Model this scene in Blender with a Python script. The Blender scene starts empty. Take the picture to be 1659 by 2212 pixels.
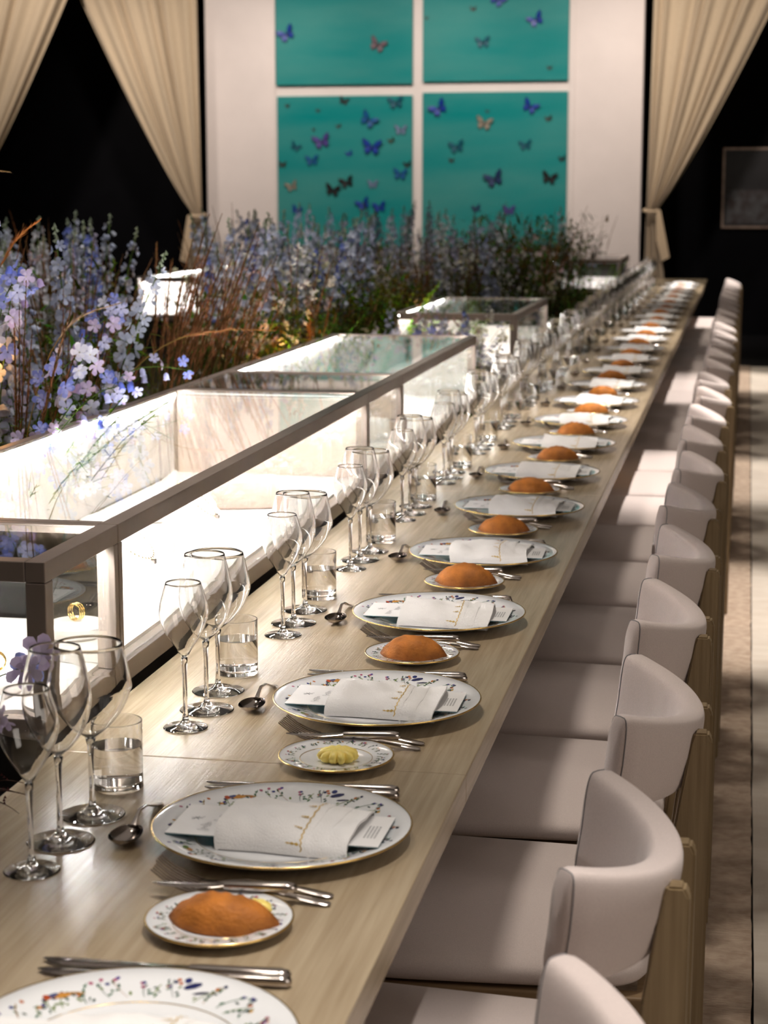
import bpy, bmesh, math, random
from math import sin, cos, pi, radians
from mathutils import Vector, Matrix, noise

SC = bpy.context.scene
COL = SC.collection
RX, RY = 1659, 2212

# ---------------------------------------------------------------- camera, world, lights, exposure
CAM = Vector((0.5354, 0.0, 1.531)); YAW = 0.19; PITCH = 0.1692; FPX = 4050.0
cd = bpy.data.cameras.new('camera'); cam = bpy.data.objects.new('camera', cd); COL.objects.link(cam)
cam.location = CAM
cam.rotation_euler = (pi/2 - PITCH, 0, YAW)
cd.sensor_fit = 'HORIZONTAL'; cd.sensor_width = 24.0; cd.lens = 24.0*FPX/RX
cd.clip_start = 0.05; cd.clip_end = 100
cd.dof.use_dof = True; cd.dof.focus_distance = 3.1; cd.dof.aperture_fstop = 6.4
SC.camera = cam

w = bpy.data.worlds.new('world'); SC.world = w; w.use_nodes = True
w.node_tree.nodes['Background'].inputs[0].default_value = (1.0, 0.86, 0.74, 1)
w.node_tree.nodes['Background'].inputs[1].default_value = 0.22

SC.view_settings.view_transform = 'Standard'; SC.view_settings.look = 'None'
SC.view_settings.gamma = 1.0; SC.view_settings.use_curve_mapping = False
SC.view_settings.exposure = 0.0
try:
    SC.cycles.transparent_max_bounces = 96
    SC.cycles.max_bounces = 20; SC.cycles.transmission_bounces = 18; SC.cycles.glossy_bounces = 6
    SC.cycles.diffuse_bounces = 3
    SC.cycles.sample_clamp_indirect = 40.0
    SC.cycles.blur_glossy = 0.6
except Exception: pass

def spot(name, loc, target, power, angle, blend, color, radius=0.06):
    l = bpy.data.lights.new(name, 'SPOT'); l.energy = power; l.spot_size = radians(angle); l.spot_blend = blend
    l.color = color; l.shadow_soft_size = radius
    o = bpy.data.objects.new(name, l); COL.objects.link(o); o.location = loc
    d = Vector(target) - Vector(loc); o.rotation_euler = d.to_track_quat('-Z', 'Y').to_euler()
    return o
def area(name, loc, target, sx, sy, power, color):
    l = bpy.data.lights.new(name, 'AREA'); l.shape = 'RECTANGLE'; l.size = sx; l.size_y = sy; l.energy = power; l.color = color
    o = bpy.data.objects.new(name, l); COL.objects.link(o); o.location = loc
    o.rotation_euler = (Vector(target) - Vector(loc)).to_track_quat('-Z', 'Y').to_euler(); return o
# soft fill lights added overhead and on the aisle side, not real fixtures
area('ceiling_fill', (-0.2, 8.0, 4.96), (-0.2, 8.0, 0), 5.0, 17.0, 42, (1.0, 0.90, 0.80))
area('aisle_fill', (4.8, 0.2, 3.2), (0.4, 3.2, 0.7), 2.6, 2.2, 62, (1.0, 0.90, 0.80))
WARM = (1.0, 0.91, 0.80); NEUT = (1.0, 0.93, 0.86)
# ceiling downlights above the row of chairs (pools on the chairs and the carpet)
for y, p in ((1.45, 520), (6.9, 1150), (10.2, 1000), (15.6, 1250)):
    spot('chair_spot', (0.80, y, 4.7), (0.42, y, 0.5), p, 26, 0.75, NEUT, 0.05)
# ceiling downlights along the table
for y, p in ((0.8, 240), (3.0, 300), (5.6, 300), (8.3, 250), (11.0, 260), (14.0, 270), (16.8, 270)):
    spot('table_spot', (-0.55, y, 4.8), (-0.02, y + 0.1, 0.75), p, 34, 0.95, WARM, 0.32)
# ceiling downlights over the flower bed
for x, y, p in ((-1.2, 3.4, 360), (-1.3, 5.8, 520), (-1.5, 7.8, 480), (-1.2, 10.6, 200), (-1.2, 13.5, 200), (-2.6, 9.0, 220), (-2.7, 12.5, 220)):
    spot('flower_spot', (x + 0.9, y - 1.6, 4.8), (x, y, 1.1), p, 40, 0.8, NEUT, 0.08)
def point(name, loc, power, color, radius=0.02):
    l = bpy.data.lights.new(name, 'POINT'); l.energy = power; l.color = color; l.shadow_soft_size = radius
    o = bpy.data.objects.new(name, l); COL.objects.link(o); o.location = loc
# small amber uplights hidden low among the plants
point('uplight', (-1.14, 6.75, 0.92), 9.0, (1.0, 0.50, 0.14)); point('uplight', (-1.16, 4.05, 1.16), 0.7, (1.0, 0.45, 0.12))
# wall washers in front of the white wall and the drapes
for x in (-7.0, -5.2, -3.4, -1.6, 0.0):
    spot('wall_washer', (x, 17.3, 4.7), (x, 20.0, 2.2), 385, 75, 1.0, (1.0, 0.87, 0.78), 0.15)

# ---------------------------------------------------------------- material helpers
def new_mat(name):
    m = bpy.data.materials.new(name); m.use_nodes = True
    nt = m.node_tree; nt.nodes.clear()
    out = nt.nodes.new('ShaderNodeOutputMaterial')
    return m, nt, out
def N(nt, typ, **kw):
    n = nt.nodes.new(typ)
    for k, v in kw.items(): setattr(n, k, v)
    return n
def col(c): return (c[0], c[1], c[2], 1)
def pbr(name, color, rough=0.5, metal=0.0, var=0.0, scale=20.0, stretch=(1, 1, 1), bump=0.0, bscale=200.0,
        color2=None, coat=0.0, sheen=0.0, spec=0.5, transl=0.0, attr=None, sss=0.0, bstretch=(1, 1, 1), detail=4):
    m, nt, out = new_mat(name)
    b = N(nt, 'ShaderNodeBsdfPrincipled'); L = nt.links.new
    b.inputs['Base Color'].default_value = col(color); b.inputs['Roughness'].default_value = rough
    b.inputs['Metallic'].default_value = metal; b.inputs['Coat Weight'].default_value = coat
    b.inputs['Coat Roughness'].default_value = 0.08
    b.inputs['Sheen Weight'].default_value = sheen; b.inputs['Specular IOR Level'].default_value = spec
    if sss: b.inputs['Subsurface Weight'].default_value = sss; b.inputs['Subsurface Radius'].default_value = (0.01, 0.006, 0.003)
    tc = N(nt, 'ShaderNodeTexCoord')
    csock = None
    if attr:
        a = N(nt, 'ShaderNodeVertexColor', layer_name=attr); csock = a.outputs[0]
    if var or color2:
        mp = N(nt, 'ShaderNodeMapping'); mp.inputs['Scale'].default_value = stretch
        nz = N(nt, 'ShaderNodeTexNoise'); nz.inputs['Scale'].default_value = scale; nz.inputs['Detail'].default_value = detail
        L(tc.outputs['Object'], mp.inputs[0]); L(mp.outputs[0], nz.inputs['Vector'])
        mx = N(nt, 'ShaderNodeMix', data_type='RGBA')
        rp = N(nt, 'ShaderNodeMapRange'); rp.inputs[1].default_value = 0.32; rp.inputs[2].default_value = 0.68
        L(nz.outputs[0], rp.inputs[0]); L(rp.outputs[0], mx.inputs[0])
        c2 = color2 if color2 else tuple(min(1, c*(1 + var)) for c in color)
        c1 = color if color2 else tuple(c*(1 - var) for c in color)
        if csock:
            mx.blend_type = 'MULTIPLY'; mx.inputs[7].default_value = (1 - var, 1 - var, 1 - var, 1); L(csock, mx.inputs[6])
        else:
            mx.inputs[6].default_value = col(c1); mx.inputs[7].default_value = col(c2)
        csock = mx.outputs[2]
    if csock: L(csock, b.inputs['Base Color'])
    if bump:
        mp2 = N(nt, 'ShaderNodeMapping'); mp2.inputs['Scale'].default_value = bstretch
        n2 = N(nt, 'ShaderNodeTexNoise'); n2.inputs['Scale'].default_value = bscale; n2.inputs['Detail'].default_value = 3
        L(tc.outputs['Object'], mp2.inputs[0]); L(mp2.outputs[0], n2.inputs['Vector'])
        bp = N(nt, 'ShaderNodeBump'); bp.inputs['Strength'].default_value = bump; bp.inputs['Distance'].default_value = 0.004
        L(n2.outputs[0], bp.inputs['Height']); L(bp.outputs[0], b.inputs['Normal'])
    if transl:
        t = N(nt, 'ShaderNodeBsdfTranslucent'); t.inputs[0].default_value = col(color)
        if csock: L(csock, t.inputs[0])
        ms = N(nt, 'ShaderNodeMixShader'); ms.inputs[0].default_value = transl
        L(b.outputs[0], ms.inputs[1]); L(t.outputs[0], ms.inputs[2]); L(ms.outputs[0], out.inputs[0])
    else: L(b.outputs[0], out.inputs[0])
    return m
def emit(name, color, strength):
    m, nt, out = new_mat(name); e = N(nt, 'ShaderNodeEmission')
    e.inputs[0].default_value = col(color); e.inputs[1].default_value = strength
    nt.links.new(e.outputs[0], out.inputs[0]); return m
def thin_glass(name, tint=(1, 1, 1), edge=(0.62, 0.66, 0.68), base=0.045, power=3.2, rough=0.0, edgepow=2.0):
    """thin sheet of glass: see-through, reflecting more and darkening towards grazing angles"""
    m, nt, out = new_mat(name); L = nt.links.new
    lw = N(nt, 'ShaderNodeLayerWeight'); lw.inputs[0].default_value = 0.5
    p = N(nt, 'ShaderNodeMath', operation='POWER'); p.inputs[1].default_value = power; L(lw.outputs['Facing'], p.inputs[0])
    ma = N(nt, 'ShaderNodeMath', operation='MULTIPLY_ADD'); ma.inputs[1].default_value = 0.8; ma.inputs[2].default_value = base
    L(p.outputs[0], ma.inputs[0])
    p2 = N(nt, 'ShaderNodeMath', operation='POWER'); p2.inputs[1].default_value = edgepow; L(lw.outputs['Facing'], p2.inputs[0])
    mx = N(nt, 'ShaderNodeMix', data_type='RGBA'); mx.inputs[6].default_value = col(tint); mx.inputs[7].default_value = col(edge)
    L(p2.outputs[0], mx.inputs[0])
    tr = N(nt, 'ShaderNodeBsdfTransparent'); L(mx.outputs[2], tr.inputs[0])
    gl = N(nt, 'ShaderNodeBsdfGlossy'); gl.inputs['Roughness'].default_value = rough
    ms = N(nt, 'ShaderNodeMixShader'); L(ma.outputs[0], ms.inputs[0]); L(tr.outputs[0], ms.inputs[1]); L(gl.outputs[0], ms.inputs[2])
    L(ms.outputs[0], out.inputs[0]); return m
def solid_glass(name, ior=1.5, color=(1, 1, 1), clear=0.0):
    """refracting glass that also lets part of the light straight through, so it lights the cloth or wood below it"""
    m, nt, out = new_mat(name); g = N(nt, 'ShaderNodeBsdfGlass'); tr = N(nt, 'ShaderNodeBsdfTransparent'); ms = N(nt, 'ShaderNodeMixShader')
    ms.inputs[0].default_value = clear; tr.inputs[0].default_value = col(color); g.inputs['IOR'].default_value = ior
    g.inputs['Roughness'].default_value = 0.0; g.inputs[0].default_value = col(color)
    nt.links.new(g.outputs[0], ms.inputs[1]); nt.links.new(tr.outputs[0], ms.inputs[2]); nt.links.new(ms.outputs[0], out.inputs[0]); return m

M = {}
def wood(name, c1, c2, rough, axis='Y', coat=0.0, scale=7):
    st = {'Y': (14, 0.55, 14), 'X': (0.55, 14, 14), 'Z': (14, 14, 0.55)}[axis]
    return pbr(name, c1, rough, color2=c2, scale=scale, stretch=st, bump=0.12, bscale=16, bstretch=tuple(s*1.6 for s in st), coat=coat, detail=6)
M['oak'] = wood('limed_oak', (0.315, 0.238, 0.15), (0.42, 0.335, 0.225), 0.25, 'Y')
M['oak_leg'] = wood('oak_frame', (0.205, 0.14, 0.07), (0.29, 0.21, 0.115), 0.42, 'Z')
M['oak_rail'] = wood('oak_rail', (0.25, 0.16, 0.085), (0.34, 0.23, 0.13), 0.42, 'X')
M['fabric'] = pbr('blush_linen', (0.70, 0.60, 0.57), 0.9, var=0.06, scale=600, bump=0.25, bscale=1100, sheen=0.25)
M['piping'] = pbr('grey_piping', (0.22, 0.21, 0.22), 0.9, var=0.1, scale=300)
M['black'] = pbr('black_metal', (0.012, 0.012, 0.013), 0.35, metal=0.3, var=0.1, scale=50)
M['dark'] = pbr('dark_lacquer', (0.003, 0.003, 0.004), 0.6, var=0.2, scale=3, spec=0.05)
M['darkfloor'] = pbr('dark_floor', (0.006, 0.006, 0.007), 0.7, spec=0.1, var=0.2, scale=4)
M['carpet'] = pbr('carved_brown_carpet', (0.40, 0.295, 0.22), 1.0, color2=(0.55, 0.43, 0.335), scale=30, stretch=(1, 1.0, 1), bump=1.0, bscale=70, bstretch=(0.7, 2.0, 1), spec=0.1)
M['pale'] = pbr('pale_carpet', (0.58, 0.50, 0.42), 1.0, color2=(0.66, 0.59, 0.51), scale=5, stretch=(1, 3, 1), bump=0.4, bscale=140, spec=0.1)
M['plaster'] = pbr('white_plaster', (0.66, 0.60, 0.57), 0.75, var=0.03, scale=2.5, bump=0.06, bscale=40)
M['sidewall'] = pbr('beige_side_wall', (0.42, 0.38, 0.34), 0.8, var=0.1, scale=2)
M['ceil'] = pbr('ceiling_plaster', (0.45, 0.41, 0.37), 0.9, var=0.2, scale=2)
M['teal'] = pbr('teal_gloss_paint', (0.0, 0.20, 0.20), 0.22, color2=(0.05, 0.245, 0.23), scale=1.1, stretch=(0.5, 1, 2.2), coat=0.25, bump=0.12, bscale=3, bstretch=(0.5, 1, 3))
M['drape'] = pbr('cream_drape', (0.54, 0.435, 0.30), 0.85, var=0.05, scale=60, sheen=0.2, transl=0.15)
M['tie'] = pbr('cream_tie_band', (0.58, 0.45, 0.30), 0.85, var=0.05, scale=60)
M['nickel'] = pbr('bronzed_nickel', (0.27, 0.22, 0.19), 0.38, metal=0.35, var=0.08, scale=8, bump=0.04, bscale=60)
M['glaze'] = pbr('white_porcelain', (0.80, 0.81, 0.83), 0.09, var=0.01, scale=9, coat=0.6)
M['gold'] = pbr('gold_rim', (0.85, 0.60, 0.22), 0.22, metal=1.0, var=0.08, scale=60)
M['paint'] = pbr('painted_enamel', (0.5, 0.5, 0.5), 0.15, attr='Col', var=0.25, scale=500)
M['silver'] = pbr('polished_silver', (0.42, 0.375, 0.35), 0.10, metal=1.0, var=0.04, scale=30)
M['silver2'] = pbr('silver_handle', (0.52, 0.47, 0.44), 0.17, metal=1.0, var=0.05, scale=40)
M['linen'] = pbr('white_linen', (0.88, 0.865, 0.86), 0.9, var=0.03, scale=25, bump=0.35, bscale=500, sheen=0.15)
M['thread'] = pbr('gold_thread', (0.62, 0.42, 0.12), 0.5, metal=0.2, var=0.2, scale=400)
M['card'] = pbr('white_card', (0.84, 0.83, 0.83), 0.65, var=0.01, scale=60)
M['cardteal'] = pbr('teal_card_edge', (0.01, 0.20, 0.25), 0.6, var=0.1, scale=60)
M['ink2'] = pbr('pale_ink', (0.38, 0.38, 0.39), 0.8, var=0.1, scale=200)
M['ink'] = pbr('grey_ink', (0.16, 0.16, 0.18), 0.8, var=0.1, scale=200)
M['butter'] = pbr('butter', (0.90, 0.73, 0.20), 0.42, var=0.05, scale=60, sss=0.2)
M['glass'] = thin_glass('wine_glass_bowl', edge=(0.62, 0.62, 0.63), base=0.035, power=2.6, edgepow=3.0)
M['pane'] = thin_glass('display_glass', tint=(0.99, 0.995, 0.99), edge=(0.93, 0.97, 0.96), base=0.03, power=4.2)
M['solid'] = solid_glass('solid_crystal', 1.5)
M['bowl'] = solid_glass('crystal_bowl', 1.45, clear=0.0)
M['water'] = solid_glass('still_water', 1.333)
M['white_int'] = pbr('white_display_board', (0.80, 0.76, 0.73), 0.5, var=0.02, scale=6)
M['mirror'] = pbr('rose_mirror', (0.95, 0.84, 0.76), 0.03, metal=1.0, var=0.01, scale=3)
M['mirror2'] = pbr('grey_mirror', (0.72, 0.72, 0.70), 0.03, metal=1.0, var=0.01, scale=3)
M['board'] = pbr('blush_board', (0.60, 0.48, 0.41), 0.5, var=0.02, scale=6)
M['led3'] = emit('led_soft', (1.0, 0.965, 0.945), 90.0)
M['led4'] = emit('led_bright', (1.0, 0.965, 0.945), 520.0)
M['led2'] = emit('led_dim', (1.0, 0.95, 0.9), 5.0)
M['blush'] = pbr('blush_suede', (0.62, 0.45, 0.39), 0.9, var=0.05, scale=80)
M['soil'] = pbr('dark_soil', (0.016, 0.011, 0.007), 1.0, color2=(0.035, 0.02, 0.01), scale=25, bump=0.8, bscale=40)
M['plinth'] = pbr('black_plinth', (0.010, 0.009, 0.009), 0.5, var=0.1, scale=9)
M['leaf'] = pbr('leaf_green', (0.1, 0.2, 0.02), 0.7, attr='Col', var=0.3, scale=14, transl=0.35, spec=0.12)
M['petal'] = pbr('petals', (0.4, 0.4, 0.8), 0.8, attr='Col', var=0.18, scale=60, transl=0.35, spec=0.15)
M['plume'] = pbr('plume_brown', (0.2, 0.08, 0.03), 0.9, attr='Col', var=0.3, scale=40, transl=0.2, spec=0.1)
M['led'] = emit('led_strip', (1.0, 0.965, 0.945), 200.0)
M['wing'] = pbr('wing', (0.1, 0.1, 0.5), 0.45, attr='Col', var=0.2, scale=18)
M['frame'] = pbr('bronze_frame', (0.42, 0.32, 0.26), 0.35, metal=0.6, var=0.2, scale=15)
M['print'] = pbr('dark_print', (0.012, 0.012, 0.014), 0.35, color2=(0.03, 0.03, 0.033), scale=3)
M['printlow'] = pbr('grey_print', (0.09, 0.095, 0.10), 0.5, color2=(0.03, 0.015, 0.015), scale=9)
M['bun'] = pbr('fried_dough', (0.4, 0.1, 0.01), 0.6, attr='Col', var=0.42, scale=34, bump=0.5, bscale=220, detail=6, spec=0.3)
M['bun2'] = pbr('fried_dough_dark', (0.3, 0.1, 0.01), 0.6, attr='Col', var=0.6, scale=22, bump=0.5, bscale=220, detail=6, spec=0.3)

# ---------------------------------------------------------------- mesh helpers
class MB:
    def __init__(s): s.v = []; s.f = []; s.c = None; s.cur = (1, 1, 1)
    def color(s, c):
        if s.c is None: s.c = [(1, 1, 1)]*len(s.v)
        s.cur = c; return s
    def add(s, vs, fs):
        o = len(s.v); s.v += [tuple(p) for p in vs]; s.f += [tuple(i + o for i in f) for f in fs]
        if s.c is not None: s.c += [s.cur]*len(vs)
        return s
    def box(s, a, b, bev=0.0):
        (x0, y0, z0), (x1, y1, z1) = a, b
        if bev <= 0:
            vs = [(x0, y0, z0), (x1, y0, z0), (x1, y1, z0), (x0, y1, z0), (x0, y0, z1), (x1, y0, z1), (x1, y1, z1), (x0, y1, z1)]
            return s.add(vs, [(3, 2, 1, 0), (4, 5, 6, 7), (0, 1, 5, 4), (1, 2, 6, 5), (2, 3, 7, 6), (3, 0, 4, 7)])
        bm = bmesh.new(); bmesh.ops.create_cube(bm, size=1.0)
        for v in bm.verts: v.co = Vector(((x0 + x1)/2 + v.co.x*(x1 - x0), (y0 + y1)/2 + v.co.y*(y1 - y0), (z0 + z1)/2 + v.co.z*(z1 - z0)))
        bmesh.ops.bevel(bm, geom=bm.edges[:], offset=bev, segments=2, affect='EDGES', profile=0.5)
        bm.verts.index_update()
        s.add([v.co[:] for v in bm.verts], [[v.index for v in f.verts] for f in bm.faces]); bm.free(); return s
    def lathe(s, prof, seg=32, cx=0, cy=0, mod=None):
        vs = []; fs = []; rows = []
        for (r, z) in prof:
            if r < 1e-6: rows.append([len(vs)]); vs.append((cx, cy, z))
            else:
                rows.append(list(range(len(vs), len(vs) + seg)))
                for k in range(seg):
                    t = 2*pi*k/seg; rr = r*(mod(t, z) if mod else 1); vs.append((cx + rr*cos(t), cy + rr*sin(t), z))
        for a, b in zip(rows, rows[1:]):
            if len(a) == 1 and len(b) == 1: continue
            for k in range(seg):
                k2 = (k + 1) % seg
                if len(a) == 1: fs.append((a[0], b[k2], b[k]))
                elif len(b) == 1: fs.append((a[k], a[k2], b[0]))
                else: fs.append((a[k], a[k2], b[k2], b[k]))
        return s.add(vs, fs)
    def tube(s, pts, r, seg=6, cap=True):
        pts = [Vector(p) for p in pts]; n = len(pts); vs = []; fs = []
        rs = r if isinstance(r, (list, tuple)) else [r]*n
        up = Vector((0.13, 0.21, 0.97))
        for i, p in enumerate(pts):
            d = (pts[min(i + 1, n - 1)] - pts[max(i - 1, 0)])
            d = d.normalized() if d.length > 1e-9 else Vector((0, 0, 1))
            a = d.cross(up); a = a.normalized() if a.length > 1e-4 else d.cross(Vector((1, 0, 0))).normalized()
            b = d.cross(a)
            for k in range(seg):
                t = 2*pi*k/seg; vs.append(p + (a*cos(t) + b*sin(t))*rs[i])
        for i in range(n - 1):
            for k in range(seg):
                k2 = (k + 1) % seg; fs.append((i*seg + k, i*seg + k2, (i + 1)*seg + k2, (i + 1)*seg + k))
        if cap: fs.append(tuple(range(seg - 1, -1, -1))); fs.append(tuple((n - 1)*seg + k for k in range(seg)))
        return s.add(vs, fs)
    def sweep(s, stations):
        """stations: list of (centre, width_vec, thick_vec): rounded flat bar"""
        vs = []; fs = []; ring = 8
        for c, wv, tv in stations:
            c = Vector(c); wv = Vector(wv); tv = Vector(tv)
            for (a, b) in ((-1, 0), (-0.8, 0.75), (0, 1), (0.8, 0.75), (1, 0), (0.8, -0.75), (0, -1), (-0.8, -0.75)):
                vs.append(c + wv*a*0.5 + tv*b*0.5)
        n = len(stations)
        for i in range(n - 1):
            for k in range(ring):
                k2 = (k + 1) % ring; fs.append((i*ring + k, i*ring + k2, (i + 1)*ring + k2, (i + 1)*ring + k))
        fs.append(tuple(range(ring - 1, -1, -1))); fs.append(tuple((n - 1)*ring + k for k in range(ring)))
        return s.add(vs, fs)
    def grid(s, fn, nu, nv, closeu=False, closev=False):
        vs = [fn(i/(nu if closeu else nu - 1), j/(nv if closev else nv - 1)) for i in range(nu) for j in range(nv)]
        fs = []
        for i in range(nu if closeu else nu - 1):
            for j in range(nv if closev else nv - 1):
                i2 = (i + 1) % nu; j2 = (j + 1) % nv
                fs.append((i*nv + j, i2*nv + j, i2*nv + j2, i*nv + j2))
        return s.add(vs, fs)
    def mesh(s, name, mat, smooth=True, fix=False, angle=40):
        me = bpy.data.meshes.new(name); me.from_pydata(s.v, [], s.f)
        if s.c is not None:
            a = me.color_attributes.new('Col', 'FLOAT_COLOR', 'POINT')
            buf = []
            for c in s.c: buf += [c[0], c[1], c[2], 1.0]
            a.data.foreach_set('color', buf)
        if fix:
            bm = bmesh.new(); bm.from_mesh(me); bmesh.ops.recalc_face_normals(bm, faces=bm.faces[:]); bm.to_mesh(me); bm.free()
        me.materials.append(M[mat] if isinstance(mat, str) else mat)
        if smooth:
            me.polygons.foreach_set('use_smooth', [True]*len(me.polygons))
            if angle < 179: me.set_sharp_from_angle(angle=radians(angle))
        me.update(); return me

def link(name, me, parent=None, loc=None, rot=None, label=None, kind=None):
    o = bpy.data.objects.new(name, me); COL.objects.link(o)
    if parent is not None: o.parent = parent
    if loc is not None: o.location = loc
    if rot is not None: o.rotation_euler = rot
    if label: o['label'] = label
    if kind: o['kind'] = kind
    return o
def tag(o, label, cat, group=None):
    o['label'] = label; o['category'] = cat
    if group: o['group'] = group
    return o
def structure(name, mb, mat, **kw):
    return link(name, mb.mesh(name, mat, **kw), kind='structure')

STUFF = ('painted_decoration', 'blossoms', 'foliage', 'fronds', 'plumes', 'blades')
class Proto:
    """a thing with its parts, built once; every later place() copies the thing and each part"""
    def __init__(s, name): s.name = name; s.parts = []; s.used = False
    def part(s, name, mesh, label=None, sub=None, loc=(0, 0, 0), rot=(0, 0, 0)):
        s.parts.append((name, mesh, label, sub, loc, rot)); return len(s.parts) - 1
    def place(s, loc, rz=0, label='', cat='', group=None, scale=1.0, rot=None, override=None):
        r = bpy.data.objects.new(s.name, None); COL.objects.link(r)
        r.empty_display_size = 0.02
        r.location = loc; r.rotation_euler = rot if rot else (0, 0, rz)
        r.scale = (scale,)*3 if not isinstance(scale, tuple) else scale
        tag(r, label, cat, group)
        made = []
        for (n, me, lb, sub, pl, pr) in s.parts:
            if override and n in override: me = override[n]
            made.append(link(n, me, parent=made[sub] if sub is not None else r, loc=pl, rot=pr, label=lb, kind='stuff' if n in STUFF else None))
        r_parts = made
        return r

ORD = ['first', 'second', 'third', 'fourth', 'fifth', 'sixth', 'seventh', 'eighth', 'ninth', 'tenth', 'eleventh', 'twelfth', 'thirteenth']
NSET = 25
def ordinal(n, total=NSET):
    if n <= 12: return ORD[n] + ' from the front'
    k = total - 1 - n
    return 'farthest' if k == 0 else ORD[k] + ' from the far end'

# ================================================================ SETTING (structure)
structure('floor', MB().box((-9, -2, -0.12), (6, 17.0, -0.02)).box((-9, 17.0, -0.12), (6, 22.0, -0.02)), 'darkfloor', smooth=False)
structure('ceiling', MB().box((-9, -2, 5.0), (6, 22, 5.1)), 'ceil', smooth=False)
structure('wall_back', MB().box((-9, 21.0, -0.02), (6, 21.2, 5.0)), 'dark', smooth=False)
structure('wall_left', MB().box((-9.2, -2, -0.02), (-9, 22, 5.0)), 'dark', smooth=False)
structure('wall_right', MB().box((6, -2, -0.02), (6.2, 22, 5.0)), 'sidewall', smooth=False)
structure('wall_front', MB().box((-9, -2.2, -0.02), (6, -2, 5.0)), 'sidewall', smooth=False)
WALLX0, WALLX1 = -5.27, -0.585
structure('wall_center', MB().box((WALLX0, 20.0, -0.02), (WALLX1, 20.2, 5.0)), 'plaster', smooth=False)

# carpets
def carpet(name, x0, x1, y0, y1, mat, z, nx, ny, amp, seed):
    random.seed(seed)
    mb = MB()
    def fn(u, v):
        x = x0 + (x1 - x0)*u; y = y0 + (y1 - y0)*v
        dz = amp*noise.fractal(Vector((x*9, y*22, seed)), 1.0, 2.0, 3)
        ex = 0.004*noise.noise(Vector((y*14, seed, 3.1))) if 0 < v < 1 and (u in (0, 1)) else 0
        return (x + ex, y, z + dz)
    mb.grid(fn, nx, ny)
    # skirt
    mb.box((x0 + 0.006, y0, -0.02), (x1 - 0.006, y1, z - amp*1.5))
    return link(name, mb.mesh(name, mat, angle=180))
tag(carpet('carpet_runner', -0.55, 0.588, 0.6, 17.0, 'carpet', 0.0, 50, 520, 0.0035, 1), 'brown carved pile carpet under the row of chairs', 'carpet')
tag(carpet('pale_carpet', 0.592, 5.9, 0.6, 17.0, 'pale', -0.006, 12, 60, 0.002, 2), 'pale cream carpet running along the right edge beside the brown one', 'carpet')

# ================================================================ TABLE
TZ = 0.75; TX0, TX1 = -0.405, 0.182; TY0, TY1 = 1.0, 17.35
tbl = bpy.data.objects.new('dining_table', None); COL.objects.link(tbl); tbl.location = (-0.1, 9, 0)
tag(tbl, 'very long limed oak dining table laid for dinner', 'table')
def tchild(name, mb, mat, **kw):
    o = link(name, mb.mesh(name, mat, **kw)); o.parent = tbl; o.location = (0.1, -9, 0); return o
ys = [TY0, 2.43, 4.85, 7.27, 9.69, 12.11, 14.53, TY1]
for a, b in zip(ys, ys[1:]):
    tchild('tabletop', MB().box((TX0, a + 0.0004, TZ - 0.042), (TX1, b - 0.0004, TZ), 0.002), 'oak', smooth=False)
for y in ys[:-1]:
    tchild('trestle', MB().box((-0.30, y + 0.25, 0.001), (-0.22, y + 0.33, TZ - 0.042)).box((-0.34, y + 0.22, TZ - 0.075), (0.12, y + 0.36, TZ - 0.0421)), 'oak_leg', smooth=False)

# ================================================================ TABLEWARE MESHES
def plate_meshes(R, well, h, foot, nm):
    th = 0.0032
    prof = [(0, 0.0035), (foot - 0.004, 0.0032), (foot - 0.003, 0.0), (foot, 0.0), (foot + 0.002, 0.0035), (well + 0.004, 0.006), (R*0.86, h*0.62), (R - 0.001, h - 0.002), (R, h - 0.0008)]
    top = [(R, h), (R - 0.0012, h + 0.0006), (R*0.86, h*0.62 + th), (well + 0.006, 0.0105), (well - 0.002, 0.0068), (well*0.8, 0.0062), (0, 0.006)]
    me = MB().lathe(prof + top, 64).mesh(nm, 'glaze', fix=True, angle=180)
    rim = MB().lathe([(R - 0.0016, h + 0.0009), (R - 0.0004, h + 0.0013), (R + 0.0005, h + 0.0004), (R + 0.0005, h - 0.0008), (R - 0.0006, h - 0.0016)], 64).mesh(nm + '_rim', 'gold', angle=180)
    def zt(r):
        pts = sorted(top, key=lambda p: p[0])
        for (r0, z0), (r1, z1) in zip(pts, pts[1:]):
            if r0 <= r <= r1: return z0 + (z1 - z0)*(r - r0)/max(1e-9, r1 - r0)
        return pts[-1][1]
    return me, rim, zt
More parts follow.
